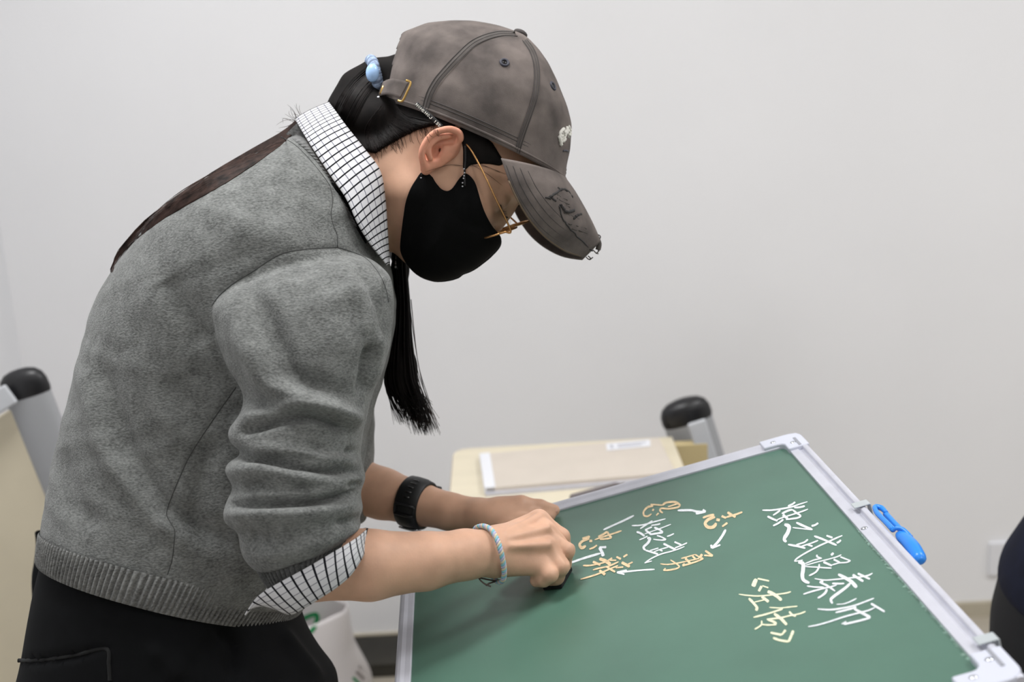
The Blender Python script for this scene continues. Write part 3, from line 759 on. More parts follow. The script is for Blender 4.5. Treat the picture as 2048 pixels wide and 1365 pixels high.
# ================================================================== BAGS AND BOX ON THE FLOOR
def soft_bag(root, lo, hi, material, name, seed, top_pinch=0.45, amp=0.014):
    rg = np.random.default_rng(seed)
    c = (np.asarray(lo) + np.asarray(hi)) / 2; hx, hy, hz = (np.asarray(hi) - np.asarray(lo)) / 2
    m, n = 40, 72
    th = np.linspace(0, 2 * np.pi, n, endpoint=False)
    ph = rg.uniform(0, 6.28, (8, 3)); fr = rg.integers(2, 9, (8, 2))
    G = np.zeros((m, n, 3))
    for i in range(m):
        s = i / (m - 1)
        rx = hx * (0.93 + 0.12 * math.sin(math.pi * min(s * 1.25, 1)) - (0.10 * max(0, s - 0.6) / 0.4))
        ry = hy * (1.0 - (1 - top_pinch) * max(0, s - 0.45) / 0.55)
        ct, st = np.cos(th), np.sin(th)
        x = np.sign(ct) * np.abs(ct) ** 0.62 * rx; y = np.sign(st) * np.abs(st) ** 0.62 * ry
        w_ = sum(np.sin(fr[k, 0] * th + fr[k, 1] * s * 2.2 + ph[k, 0]) for k in range(8)) / 8
        k_ = 1 + amp / 0.12 * w_ * (0.4 + s)
        G[i, :, 0] = c[0] + x * k_; G[i, :, 1] = c[1] + y * k_
        G[i, :, 2] = lo[2] + s * 2 * hz + 0.01 * s * np.sin(3 * th + ph[0, 1])
    V = G.reshape(-1, 3); F = [tuple(f) for f in grid_faces(m, n, False, True)] + [tuple(range(n))[::-1]]
    o = mesh_obj(name, V, F, material, root); return o, G
bg = empty('plastic_bag', (-0.45, 2.42, 0), 'white plastic carrier bag with green leaf print, standing behind the person', 'bag')
bgo, BG = soft_bag(bg, (-0.665, 2.33, 0.0), (-0.338, 2.53, 0.405), MT['bag'], 'bag_body', 4, 0.7, 0.005)
solidify(bgo, 0.0012)
bgv = bvh_of(BG.reshape(-1, 3), grid_faces(40, 72, False, True))
for sy in (2.40, 2.46):
    MB().tube(crom([(-0.58, sy, 0.395), (-0.57, sy, 0.445), (-0.55, sy, 0.46), (-0.53, sy, 0.445), (-0.52, sy, 0.395)], 20), 0.010, 8, flat=((0, 1, 0), 0.25)).build('handle', MT['bag'], bg)
def print_line(name, pts, wd, material, parent, bv, Dd, n=30):
    P = crom(np.array(pts, float), n); T = np.gradient(P, axis=0); T /= np.maximum(np.linalg.norm(T, axis=1, keepdims=True), 1e-9)
    N = np.stack([-T[:, 1], T[:, 0]], 1) * wd / 2
    V = [drape(bv, x, y, 0.002, Dd) for x, y in P + N] + [drape(bv, x, y, 0.002, Dd) for x, y in P - N]
    return MB().add(V, [(i, i + 1, n + i + 1, n + i) for i in range(n - 1)]).build(name, material, parent, smooth=False)
print_line('leaf_print', [(596, 1246), (615, 1234), (632, 1230), (634, 1240), (628, 1256), (618, 1266), (604, 1262)], 9, MT['leaf'], bg, bgv, 2.5)
print_line('text_print', [(718, 1333), (727, 1341), (735, 1349)], 6, MT['print'], bg, bgv, 2.5)
print_line('text_print', [(713, 1344), (721, 1352), (729, 1360)], 7, MT['print'], bg, bgv, 2.5)
print_line('text_print', [(706, 1356), (714, 1364), (722, 1372)], 6, MT['leaf'], bg, bgv, 2.5)

db = empty('floor_box', (-0.36, 2.93, 0), 'low dark brown box on the floor against the back wall, beside the white bag', 'box')
pa, pb = on_z(700, 1356, 0), on_z(880, 1348, 0)
o = MB().box((-0.29, 2.935, 0.016), (0.17, 0.075, 0.016)).build('tray', MT['darkbox'], db, smooth=False); bevel(o, 0.004)
o = MB().box((-0.29, 2.935, 0.034), (0.172, 0.077, 0.0025)).build('lid', MT['darkbox'], db, smooth=False); bevel(o, 0.001)

# small black shoulder bag behind the hips
kb = empty('shoulder_bag', W(95, 1500, 1.78), 'black soft shoulder bag half hidden behind the person\'s hip', 'bag')
kc = W(138, 1150, 1.78)
kb.location = (kc[0], kc[1], kc[2] - 0.13)
kbo, _ = soft_bag(kb, kc + np.array([-0.045, -0.07, -0.13]), kc + np.array([0.09, 0.07, 0.07]), MT['black'], 'bag_body', 9, 0.5, 0.01)
MB().tube(crom([kc + np.array([-0.01, 0, 0.07]), kc + np.array([0.045, 0, 0.13]), kc + np.array([0.075, 0.0, 0.07])], 14), 0.012, 8, flat=((0, 1, 0), 0.3)).build('strap', MT['black'], kb)

# ================================================================== THE PERSON
D0 = 1.48                                    # depth of the body's middle plane
feet = W(330, 1300, D0)
person = empty('person', (feet[0], feet[1], 0.0), 'person in grey sweater, dark cap and black mask bending over the chalkboard', 'person')
def addp(name, V, F, material, parent=None, world=False, **kw):
    return mesh_obj(name, V if world else w_of(V), F, material, person if parent is None else parent, **kw)

# ---------------------------------------------------------------- sweater
torso = [  # back x,y, front x,y, depth, half depth
 (640, 300, 748, 440, D0, 0.074), (606, 277, 768, 500, D0, 0.104), (565, 292, 780, 540, D0, 0.132), (488, 332, 787, 585, D0, 0.155), (410, 374, 789, 620, D0, 0.176),
 (340, 424, 786, 665, D0, 0.182), (293, 484, 778, 705, D0, 0.182), (255, 530, 768, 745, D0, 0.178), (219, 584, 752, 800, D0, 0.172), (193, 652, 738, 850, D0, 0.166),
 (174, 726, 730, 900, D0, 0.163), (156, 796, 724, 945, D0, 0.162), (138, 861, 716, 985, D0, 0.162), (124, 926, 700, 1035, D0, 0.163), (115, 985, 680, 1090, D0, 0.165),
 (108, 1040, 648, 1150, D0, 0.166), (106, 1080, 612, 1200, D0, 0.164)]
sleeve = [
 (640, 505, 700, 505, 1.385, 0.020), (560, 528, 745, 520, 1.365, 0.048), (488, 560, 772, 543, 1.35, 0.066), (432, 606, 786, 580, 1.335, 0.078), (436, 665, 786, 635, 1.325, 0.081), (455, 722, 780, 690, 1.315, 0.079),
 (478, 765, 764, 740, 1.31, 0.075), (491, 795, 748, 782, 1.305, 0.072), (484, 828, 736, 818, 1.30, 0.071), (462, 860, 731, 848, 1.295, 0.071), (468, 887, 725, 872, 1.29, 0.067),
 (488, 904, 720, 897, 1.288, 0.063), (458, 926, 722, 922, 1.285, 0.068), (454, 946, 725, 940, 1.283, 0.068), (470, 972, 729, 958, 1.28, 0.063), (460, 994, 719, 986, 1.278, 0.064),
 (451, 1018, 722, 1005, 1.276, 0.067), (454, 1040, 725, 1022, 1.274, 0.066), (480, 1060, 716, 1040, 1.272, 0.060), (481, 1092, 722, 1055, 1.27, 0.058), (498, 1124, 706, 1070, 1.268, 0.054), (520, 1143, 688, 1088, 1.266, 0.048)]
fsleeve = [
 (620, 540, 750, 560, 1.60, 0.03), (570, 600, 774, 620, 1.625, 0.06), (590, 700, 764, 715, 1.635, 0.062), (610, 790, 750, 790, 1.635, 0.06), (625, 870, 748, 860, 1.635, 0.057),
 (632, 930, 748, 925, 1.632, 0.055), (640, 990, 742, 985, 1.63, 0.052), (650, 1050, 730, 1045, 1.628, 0.046)]
shells = []
for st, nr, ns, pw in ((torso, 72, 70, 2.25), (sleeve, 56, 90, 2.2), (fsleeve, 40, 40, 2.1)):
    V, F = loft(st, nr, ns, pw); shells.append((w_of(V), F))
SV, SF = voxel_union(shells, 0.0026, 6)
# folds, sculpted along lines followed in the cloth: (points, width px, height mm)  + ridge, - valley
FOLDS = [
 ([(483, 866), (520, 855), (560, 843), (617, 834), (668, 850), (690, 862)], 7, -8), ([(470, 850), (520, 832), (590, 815), (660, 822), (715, 845)], 13, 5),
 ([(485, 919), (553, 924), (603, 936), (645, 943), (722, 944)], 6, -8), ([(470, 938), (550, 945), (640, 962), (715, 962)], 13, 4), ([(500, 895), (580, 902), (650, 918), (718, 925)], 11, 4),
 ([(458, 1010), (560, 1010), (631, 1005), (684, 994), (718, 982)], 6, -8), ([(462, 1030), (560, 1030), (640, 1026), (715, 1012)], 13, 5), ([(480, 990), (560, 990), (640, 985), (700, 972)], 11, 3),
 ([(690, 905), (722, 905)], 8, -5), ([(690, 972), (722, 968)], 7, -6), ([(672, 1048), (700, 1045), (722, 1036)], 8, -5), ([(490, 985), (505, 975), (530, 970)], 9, -3),
 ([(495, 1075), (520, 1090), (545, 1085)], 16, -4), ([(520, 1110), (600, 1100), (690, 1065)], 16, 3),
 ([(501, 572), (525, 620), (545, 665), (570, 720), (592, 755), (649, 783), (700, 800)], 20, -8), ([(462, 620), (500, 700), (540, 765), (590, 792), (660, 808), (720, 838)], 24, 8),
 ([(740, 690), (734, 726), (722, 788)], 10, -7), ([(755, 660), (757, 720), (745, 780)], 10, 4), ([(713, 535), (748, 581), (766, 630), (772, 680)], 10, -5), ([(690, 560), (725, 610), (740, 670)], 20, 4),
 ([(772, 560), (779, 620), (776, 690)], 6, -4), ([(496, 800), (530, 815), (560, 830)], 14, -3),
 ([(150, 700), (185, 800), (215, 900), (280, 990), (335, 1050), (380, 1085)], 26, 7), ([(205, 740), (235, 860), (285, 960), (330, 1018), (400, 1060), (470, 1075)], 26, -8), ([(330, 560), (370, 620), (410, 690)], 28, -5),
 ([(300, 560), (330, 660), (360, 760)], 34, 4), ([(260, 700), (310, 800), (370, 880)], 30, 4), ([(110, 900), (140, 990), (190, 1060)], 26, -4), ([(425, 870), (400, 960), (395, 1040)], 28, -5),
 ([(620, 330), (660, 380), (690, 440)], 14, 3), ([(455, 450), (540, 470), (620, 440)], 40, 3)]
SEAMS = [
 [(562, 274), (590, 290), (620, 320), (646, 352), (660, 372)],
 [(424, 612), (440, 590), (470, 565), (500, 547), (540, 520), (570, 506), (610, 499), (650, 496), (675, 495)],
 [(675, 495), (700, 503), (725, 513), (745, 530), (762, 555), (772, 580), (777, 605)],
 [(660, 372), (665, 400), (662, 430), (668, 455), (674, 470), (675, 495)],
 [(472, 775), (440, 820), (402, 876), (378, 915), (361, 951), (345, 990), (333, 1026), (340, 1045), (349, 1062), (348, 1090), (344, 1120), (335, 1150)]]
def seg_dist(px, py, poly):
    best = np.full(px.shape, 1e9); tt = np.zeros(px.shape)
    n = len(poly) - 1
    for i in range(n):
        a = np.array(poly[i], float); b = np.array(poly[i + 1], float); ab = b - a
        t = np.clip(((px - a[0]) * ab[0] + (py - a[1]) * ab[1]) / (ab @ ab), 0, 1)
        d = np.hypot(px - a[0] - t * ab[0], py - a[1] - t * ab[1])
        m = d < best; best[m] = d[m]; tt[m] = (i + t[m]) / n
    return best, tt
def sculpt(V, F, folds, seams, seam_mm=1.6, seam_w=3.5):
    px, py, D = pix_of_world(V)
    N = normals(V, F)
    vd = V - CAM; vd /= np.linalg.norm(vd, axis=1, keepdims=True)
    facing = np.clip(-(N * vd).sum(1) * 2.2, 0, 1)
    disp = np.zeros(len(V))
    for pts, wd, mm in folds:
        P = crom(np.array(pts, float), max(8, 4 * len(pts)))
        d, t = seg_dist(px, py, P)
        taper = np.clip(np.minimum(t, 1 - t) * 5, 0, 1) ** 0.7
        disp += mm * 0.0015 * np.exp(-(d / wd) ** 2) * (0.25 + 0.75 * taper)
    for pts in seams:
        P = crom(np.array(pts, float), 5 * len(pts)); d, t = seg_dist(px, py, P)
        disp -= seam_mm * 0.001 * np.exp(-(d / seam_w) ** 2)
    return V + N * (disp * facing)[:, None]
SV = sculpt(SV, SF, FOLDS, SEAMS)
SV = lap(SV, SF, 1)
SV += normals(SV, SF) * (0.0008 * np.sin(SV[:, 0] * 61 + 5 * np.sin(SV[:, 2] * 40)) * np.sin(SV[:, 2] * 47 + SV[:, 1] * 35))[:, None]
sweater = addp('sweater', SV, SF, MT['knit'], world=True)
sbv = bvh_of(SV, SF)
for s in SEAMS:
    P = crom(np.array(s, float), 6 * len(s))
    Q = np.array([drape(sbv, x, y, -0.0002, 1.35) for x, y in P])
    MB().tube(Q, 0.0006, 6).build('seam', MT['seam'], sweater)

# ribbed hem: real ribs round the bottom band
def rib_band(name, rings, nribs, amp, material, parent, power=2.25, rows=10, per=8, tilt=0.0):
    """rings: two or more station rows; ribs run from the first to the last."""
    S = crom(np.array(rings, float), rows); n = nribs * per
    th = np.linspace(0, 2 * np.pi, n, endpoint=False)
    ct, stt = np.cos(th), np.sin(th)
    ct = np.sign(ct) * np.abs(ct) ** (2 / power); stt = np.sign(stt) * np.abs(stt) ** (2 / power)
    G = []
    for i, (xa, ya, xb, yb, D, hd) in enumerate(S):
        A, B_ = K(xa, ya, D), K(xb, yb, D); c = (A + B_) / 2; a = (A - B_) / 2; al = np.linalg.norm(a)
        rr = 1 + amp * (np.abs(np.cos(nribs * th / 2)) * 1.6 - 0.8) * (1 if i not in (0, rows - 1) else 0.2) / al
        G.append(c + (ct * rr)[:, None] * a + (stt * rr)[:, None] * np.array([0, -tilt * hd, hd]))
    G = np.array(G)
    c1 = G[-1].mean(0); G = np.concatenate([G, (c1 + (G[-1] - c1) * 0.93)[None]], 0)
    return grid_obj(name, w_of(G), material, parent, wrap_n=True, flip=True)
rib_band('hem_band', [(106, 1056, 626, 1186, D0, 0.167), (103, 1084, 606, 1215, D0, 0.168), (101, 1113, 583, 1246, D0, 0.166)], 170, 0.0019, mat_knit('grey_rib', (116, 117, 115)), sweater, tilt=0.095)
# ribbed cuff of the near sleeve
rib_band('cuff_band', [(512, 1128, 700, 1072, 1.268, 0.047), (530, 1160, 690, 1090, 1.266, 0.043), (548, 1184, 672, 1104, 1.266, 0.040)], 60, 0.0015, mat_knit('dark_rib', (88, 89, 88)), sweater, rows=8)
# ribbed neckband, lying between the knit and the shirt collar
oc = crom(np.array([(572, 268), (592, 283), (622, 310), (650, 345), (672, 378), (692, 415), (706, 450)], float), 240)
ic = crom(np.array([(596, 244), (618, 276), (648, 312), (674, 350), (695, 385), (712, 425), (722, 458)], float), 240)
rows = []
for k in range(9):
    f = k / 8
    row = []
    for i in range(240):
        p = oc[i] * (1 - f) + ic[i] * f
        bulge = 0.0035 * math.sin(math.pi * min(1, f * 1.25)) + 0.0009 * math.cos(i * 2 * math.pi / 8)
        row.append(drape(sbv, p[0], p[1], 0.0012 + bulge, 1.462))
    rows.append(row)
grid_obj('neckband', np.array(rows), mat_knit('neck_rib', (108, 109, 108)), sweater)

Q = np.array([drape(sbv, x, y, 0.0015, 1.40) for x, y in crom(np.array([(664, 366), (682, 392), (700, 424), (714, 452), (732, 486)], float), 24)])  # thin black strip laid on the knit along the collar's lower edge
MB().tube(Q, np.interp(np.linspace(0, 1, 24), [0, .3, .8, 1], [.001, .0035, .0035, .001]), 8).build('neck_black_strip', MT['maskblack'], sweater)

# ---------------------------------------------------------------- checked shirt: collar and turned-back cuff
def mirror(P, D=D0): Q = P.copy(); Q[:, 2] = 2 * D - Q[:, 2]; return Q
up_ = np.array([K(*p) for p in [(658, 205, 1.475), (672, 224, 1.44), (692, 252, 1.418), (730, 300, 1.405), (760, 343, 1.402), (770, 400, 1.405), (775, 470, 1.42), (779, 528, 1.445)]])
lo_ = np.array([K(*p) for p in [(590, 238, 1.475), (604, 262, 1.43), (622, 292, 1.395), (660, 350, 1.370), (692, 397, 1.358), (716, 448, 1.355), (742, 490, 1.368), (774, 530, 1.40)]])
n = 90
U_, L_ = crom(up_, n), crom(lo_, n)
rows = []; uvr = []
arc = np.concatenate([[0], np.cumsum(np.linalg.norm(np.diff((U_ + L_) / 2, axis=0), axis=1))])
for k in range(13):
    f = k / 12
    R_ = U_ * (1 - f) + L_ * f
    R_[:, 2] -= 0.006 * math.sin(math.pi * f)
    R_ = np.vstack([mirror(R_)[::-1][:-1], R_])
    rows.append(R_); uvr.append(np.stack([np.concatenate([-arc[::-1][:-1], arc]) / 0.0086, np.full(len(R_), f * 5.2 + 0.3)], 1))
CG = np.array(rows); CWd = w_of(CG)
for k in range(13):                                   # keep the cloth clear of the knit
    for i in range(n - 1, 2 * n - 1):
        px, py, D = pix_of_world(CWd[k, i]); h = drape(sbv, px, py, 0.003, 9.0)
        if pix_of_world(h)[2] < D: CWd[k, i] = h
col = grid_obj('shirt_collar', CWd, MT['plaid'], person, uv=np.array(uvr), flip=True)
solidify(col, 0.0016, 0)
ea_ = [(733, 1060), (715, 1075), (690, 1091), (665, 1106), (612, 1137), (562, 1164), (528, 1184), (508, 1202), (490, 1231)]
eb_ = [(733, 1092), (724, 1116), (702, 1150), (674, 1175), (642, 1196), (608, 1217), (580, 1229), (545, 1216), (512, 1200)]
dA = [1.265, 1.240, 1.226, 1.220, 1.216, 1.218, 1.224, 1.232, 1.242]; dB = [1.265, 1.238, 1.224, 1.220, 1.220, 1.226, 1.236, 1.246, 1.250]
n = 80
A_ = crom(np.array([K(x, y, d) for (x, y), d in zip(ea_, dA)]), n); B_ = crom(np.array([K(x, y, d) for (x, y), d in zip(eb_, dB)]), n)
rows = []; uvr = []; arc = np.concatenate([[0], np.cumsum(np.linalg.norm(np.diff((A_ + B_) / 2, axis=0), axis=1))])
for k in range(9):
    f = k / 8; R_ = A_ * (1 - f) + B_ * f; R_[:, 2] -= 0.004 * math.sin(math.pi * f)
    rows.append(np.vstack([R_, mirror(R_, 1.27)[::-1][1:-1]])); uvr.append(np.stack([np.concatenate([arc, arc[::-1][1:-1]]) / 0.0098, np.full(2 * n - 2, f * 5 + 0.4)], 1))
cuf = grid_obj('shirt_cuff', w_of(np.array(rows)), MT['plaid'], person, uv=np.array(uvr), wrap_n=True)
solidify(cuf, 0.0014, 0)

# ---------------------------------------------------------------- trousers and shoes
tro = [(118, 1070, 590, 1180, D0, 0.150), (100, 1140, 594, 1232, D0, 0.158), (84, 1220, 612, 1282, D0, 0.162), (70, 1300, 640, 1326, D0, 0.165), (54, 1370, 672, 1372, D0, 0.168), (58, 1440, 660, 1450, D0, 0.168), (90, 1520, 600, 1530, D0, 0.150)]
V, F = loft(tro, 56, 40, 2.4); shells = [(w_of(V), F)]
hipw = W(330, 1400, D0)
LEGS = []
for s in (-1, 1):
    ftp = np.array([feet[0] + 0.02 * s, feet[1] + 0.115 * s, 0.0])
    LEGS.append(ftp)
    P = crom([hipw + (0.0, 0.085 * s, 0.0), (feet[0] + 0.02, feet[1] + 0.10 * s, 0.48), (ftp[0] - 0.03, ftp[1], 0.07)], 12)
    V, F = tube(P, np.interp(np.linspace(0, 1, 12), [0, 0.5, 1], [0.125, 0.105, 0.095]), 28); shells.append((V, F))
TV, TF = voxel_union(shells, 0.006, 6)
TV = sculpt(TV, TF, [([(35, 1326), (90, 1322), (150, 1312), (215, 1298)], 5, -5), ([(300, 1290), (340, 1330), (350, 1365)], 20, 5), ([(440, 1250), (470, 1300), (465, 1350)], 16, -8), ([(560, 1260), (600, 1310), (640, 1360)], 14, 6)], [])
tr = addp('trousers', TV, TF, MT['black'], world=True)
tbv = bvh_of(TV, TF)
Q = np.array([drape(tbv, x, y, 0.0, 1.4) for x, y in crom(np.array([(36, 1322), (90, 1320), (150, 1311), (212, 1298), (218, 1330), (220, 1362)], float), 40)])
MB().tube(Q, 0.0022, 6).build('pocket_welt', mat('pocket_edge', (17, 18, 19), 0.9), tr)
for ftp in LEGS:
    G = []
    for x, hw_, hh in ((-0.09, 0.012, 0.03), (-0.085, 0.032, 0.06), (-0.04, 0.038, 0.085), (0.02, 0.041, 0.078), (0.08, 0.046, 0.055), (0.13, 0.044, 0.042), (0.165, 0.028, 0.034), (0.172, 0.008, 0.022)):
        th = np.linspace(0, 2 * np.pi, 20, endpoint=False)
        G.append(np.stack([np.full(20, ftp[0] + x - 0.02), ftp[1] + hw_ * np.cos(th), np.maximum(0.004, 0.5 * hh + 0.55 * hh * np.sin(th))], 1))
    V = np.array(G); m_, n_ = V.shape[:2]
    sh = mesh_obj('shoe', V.reshape(-1, 3), [tuple(f) for f in grid_faces(m_, n_, False, True)] + [tuple(range(n_)), tuple(range((m_ - 1) * n_, m_ * n_))[::-1]], MT['rubber'], person)

# ---------------------------------------------------------------- body: head, neck, arms and hands
HO = np.array([(880 - 1024) * 1.41 / FPX, -(322 - 682.5) * 1.41 / FPX, D0])     # between the ears
HF = np.array([0.574, -0.819, 0.0]); HU = np.array([0.819, 0.574, 0.0]); HS = np.array([0, 0, -1.0])   # face-ward, crown-ward, to the near side
HAX = np.array([HF, HU, HS])
def H(f, u, s): return HO + f * HF + u * HU + s * HS
def sd_head(P):
    d = sd_ell(P, H(-0.011, 0.036, 0), (0.089, 0.092, 0.075), HAX)
    d = smin(d, sd_ell(P, H(0.034, -0.014, 0), (0.058, 0.072, 0.060), HAX), 0.03)
    for s in (-1, 1):
        d = smin(d, sd_cap(P, H(0.008, -0.045, 0.052 * s), H(0.056, -0.076, 0.014 * s), 0.020, 0.016), 0.03)
        d = smin(d, sd_ell(P, H(0.054, -0.008, 0.041 * s), (0.026, 0.026, 0.024), HAX), 0.02)
        d = smin(d, sd_ell(P, H(0.066, 0.053, 0.030 * s), (0.013, 0.012, 0.026), HAX), 0.012)
        d = smax(d, -sd_ell(P, H(0.090, 0.030, 0.035 * s), (0.019, 0.013, 0.017), HAX), 0.010)
        d = smin(d, sd_ell(P, H(0.066, 0.030, 0.034 * s), (0.0135, 0.0125, 0.0145), HAX), 0.004)
        d = smax(d, -sd_cap(P, H(0.0790, 0.026, 0.022 * s), H(0.0755, 0.025, 0.047 * s), 0.0012, 0.0012), 0.002)
    d = smin(d, sd_cap(P, H(0.078, 0.030, 0), H(0.096, -0.016, 0), 0.0065, 0.009), 0.012)
    d = smin(d, sd_cap(P, H(0.078, -0.050, -0.016), H(0.078, -0.050, 0.016), 0.008, 0.008), 0.012)
    # neck down to the collar bones
    d = smin(d, sd_chain(P, [(K(872, 300, D0), 0.056), (K(790, 350, D0), 0.055), (K(700, 412, D0), 0.060), (K(620, 470, D0), 0.075)], 0.02), 0.022)
    return d
def sd_neartop(P):      # right arm with the writing hand
    fore = [(K(560, 1060, 1.28), 0.040), (K(620, 1126, 1.272), 0.037), (K(740, 1131, 1.277), 0.0342), (K(850, 1123, 1.297), 0.0285), (K(930, 1110, 1.32), 0.0250), (K(978, 1106, 1.337), 0.0238)]
    d = sd_chain(P, fore, 0.006)
    d = smin(d, sd_ell(P, K(1022, 1098, 1.352), (0.036, 0.0245, 0.017)), 0.016)
    mc = [((990, 1083, 1.358), (1077, 1042, 1.385), 0.0135, 0.0112), ((990, 1093, 1.348), (1090, 1064, 1.369), 0.0135, 0.0114), ((990, 1108, 1.340), (1093, 1096, 1.355), 0.0135, 0.0112), ((990, 1126, 1.338), (1086, 1131, 1.346), 0.0135, 0.0105)]
    for a, b, ra, rb in mc: d = smin(d, sd_cap(P, K(*a), K(*b), ra, rb), 0.010)
    # extensor tendons on the back of the hand
    for a, b in (((1015, 1066, 1.336), (1080, 1032, 1.373)), ((1016, 1078, 1.330), (1095, 1056, 1.356)), ((1020, 1094, 1.325), (1097, 1090, 1.342))):
        d = smin(d, sd_cap(P, K(*a), K(*b), 0.0012, 0.0030), 0.009)
    fingers = [
     [((1078, 1042, 1.385), .0106), ((1123, 1074, 1.386), .0086), ((1131, 1104, 1.400), .0080), ((1118, 1130, 1.404), .0074)],
     [((1091, 1064, 1.369), .0108), ((1132, 1101, 1.360), .0090), ((1126, 1129, 1.374), .0083), ((1112, 1147, 1.383), .0076)],
     [((1094, 1097, 1.355), .0106), ((1121, 1133, 1.347), .0092), ((1112, 1154, 1.359), .0084), ((1097, 1161, 1.371), .0075)],
     [((1086, 1131, 1.346), .0100), ((1099, 1149, 1.339), .0088), ((1087, 1159, 1.344), .0078), ((1073, 1162, 1.350), .0070)]]
    fd = None
    for fg in fingers:
        c = sd_chain(P, [(K(*p), r) for p, r in fg], 0.004)
        fd = c if fd is None else smin(fd, c, 0.0010)
    d = smin(d, fd, 0.006)
    for a, b in (((1106, 1054, 1.358), (1139, 1085, 1.362)), ((1109, 1085, 1.343), (1136, 1121, 1.342)), ((1103, 1119, 1.333), (1114, 1148, 1.326))):
        d = smax(d, -sd_cap(P, K(*a), K(*b), 0.0010, 0.0022), 0.004)
    th = sd_chain(P, [(K(1000, 1092, 1.385), 0.014), (K(1050, 1100, 1.412), 0.0125), (K(1092, 1122, 1.412), 0.0105), (K(1108, 1142, 1.402), 0.0088)], 0.006)
    return smin(d, th, 0.008)
def sd_far(P):          # left arm, hand on the board's edge
    fore = [(K(660, 930, 1.63), 0.040), (K(700, 968, 1.63), 0.0355), (K(765, 988, 1.62), 0.0315), (K(835, 1008, 1.60), 0.0265), (K(900, 1024, 1.58), 0.0222), (K(950, 1033, 1.567), 0.0222)]
    d = sd_chain(P, fore, 0.006)
    d = smin(d, sd_ell(P, K(1005, 1036, 1.547), (0.034, 0.0215, 0.019)), 0.016)
    d = smin(d, sd_cap(P, K(965, 1028, 1.560), K(1040, 1018, 1.550), 0.0150, 0.0125), 0.012)
    d = smin(d, sd_chain(P, [(K(1000, 1020, 1.553), 0.014), (K(1043, 1009, 1.550), 0.0095), (K(1080, 1014, 1.553), 0.0084), (K(1108, 1021, 1.562), 0.0072)], 0.004), 0.007)
    for pts in ([((1030, 1030, 1.545), .0108), ((1070, 1032, 1.545), .0092), ((1098, 1032, 1.556), .0080)],
                [((1025, 1042, 1.537), .0108), ((1066, 1048, 1.527), .0092), ((1090, 1050, 1.530), .0080)],
                [((1018, 1052, 1.532), .0104), ((1052, 1063, 1.512), .0088), ((1072, 1066, 1.510), .0076)],
                [((1008, 1060, 1.530), .0095), ((1036, 1074, 1.503), .0078), ((1050, 1078, 1.498), .0068)]):
        d = smin(d, sd_chain(P, [(K(*p), r) for p, r in pts], 0.004), 0.0035)
    return d
def sd_core(P):         # the hidden trunk and upper arms that join everything under the knit
    d = sd_chain(P, [(K(640, 440, D0), 0.075), (K(520, 560, D0), 0.115), (K(420, 800, D0), 0.11), (K(340, 1120, D0), 0.12)], 0.06)
    d = smin(d, sd_chain(P, [(K(610, 560, 1.40), 0.055), (K(620, 700, 1.33), 0.046), (K(560, 1060, 1.28), 0.038)], 0.04), 0.04)
    d = smin(d, sd_chain(P, [(K(640, 600, 1.56), 0.055), (K(670, 720, 1.63), 0.042), (K(660, 930, 1.63), 0.036)], 0.04), 0.04)
    return d
pieces = []
def bounds(pts, m): P = np.array([K(*p) for p in pts]); return P.min(0) - m, P.max(0) + m
lo, hi = bounds([(640, 480, 1.48), (1130, 150, 1.48)], 0.10); lo[2], hi[2] = 1.37, 1.59
pieces.append(sdf_mesh(sd_head, lo, hi, 0.0022, 2))
lo, hi = bounds([(590, 1130, 1.28), (1150, 1030, 1.40), (1150, 1170, 1.36)], 0.045)
pieces.append(sdf_mesh(sd_neartop, lo, hi, 0.0012, 1))
lo, hi = bounds([(690, 960, 1.63), (1110, 1020, 1.55), (1050, 1080, 1.55)], 0.045)
pieces.append(sdf_mesh(sd_far, lo, hi, 0.0016, 2))
lo, hi = bounds([(640, 440, D0), (340, 1120, D0), (660, 930, 1.63), (560, 1060, 1.28)], 0.14)
pieces.append(sdf_mesh(sd_core, lo, hi, 0.008, 2))
# near ear: rolled rim, inner fold, bowl, tragus, lobe
def E_(px, py, s): return K(px, py, D0 - s)
def sd_ear(P):
    rim = [(912, 287, .076), (921, 279, .082), (918, 266, .086), (903, 259, .089), (887, 260, .091), (869, 266, .092), (855, 279, .093), (846, 295, .093), (843, 310, .091), (846, 323, .087), (850, 334, .082), (852, 342, .078)]
    rr = [.0022, .0028, .0032, .0032, .0031, .0029, .0028, .0028, .0028, .0032, .0042, .0040]
    Q = crom(np.array([E_(*p) for p in rim]), 34); R = np.interp(np.linspace(0, 1, 34), np.linspace(0, 1, 12), rr)
    d = sd_chain(P, list(zip(Q, R)), 0.002)
    EA = np.array([[0.82, -0.57, 0], [0.57, 0.82, 0], [0, 0, 1.0]])
    plate = sd_ell(P, E_(879, 296, .078), (0.0165, 0.0265, 0.0065), EA)
    plate = smin(plate, sd_ell(P, E_(893, 292, .072), (0.015, 0.017, 0.008), EA), 0.008)
    plate = smax(plate, -sd_ell(P, E_(873, 303, .0885), (0.0080, 0.0125, 0.0115), EA), 0.003)
    plate = smax(plate, -sd_cap(P, E_(877, 285, .084), E_(910, 281, .083), 0.0030, 0.0042), 0.003)
    plate = smax(plate, -sd_cap(P, E_(881, 301, .088), E_(883, 301, .070), 0.0026, 0.0024), 0.002)
    d = smin(d, plate, 0.003)
    anti = crom(np.array([E_(*p) for p in [(898, 272, .083), (878, 276, .087), (866, 284, .089), (858, 294, .0895), (857, 306, .0885), (861, 317, .085)]]), 16)
    d = smin(d, sd_chain(P, [(q, 0.0026) for q in anti], 0.002), 0.0025)
    d = smin(d, sd_cap(P, E_(889, 299, .0805), E_(884, 311, .080), 0.0036, 0.0030), 0.004)
    d = smin(d, sd_ell(P, E_(856, 333, .079), (0.0060, 0.0085, 0.004), EA), 0.004)
    return d
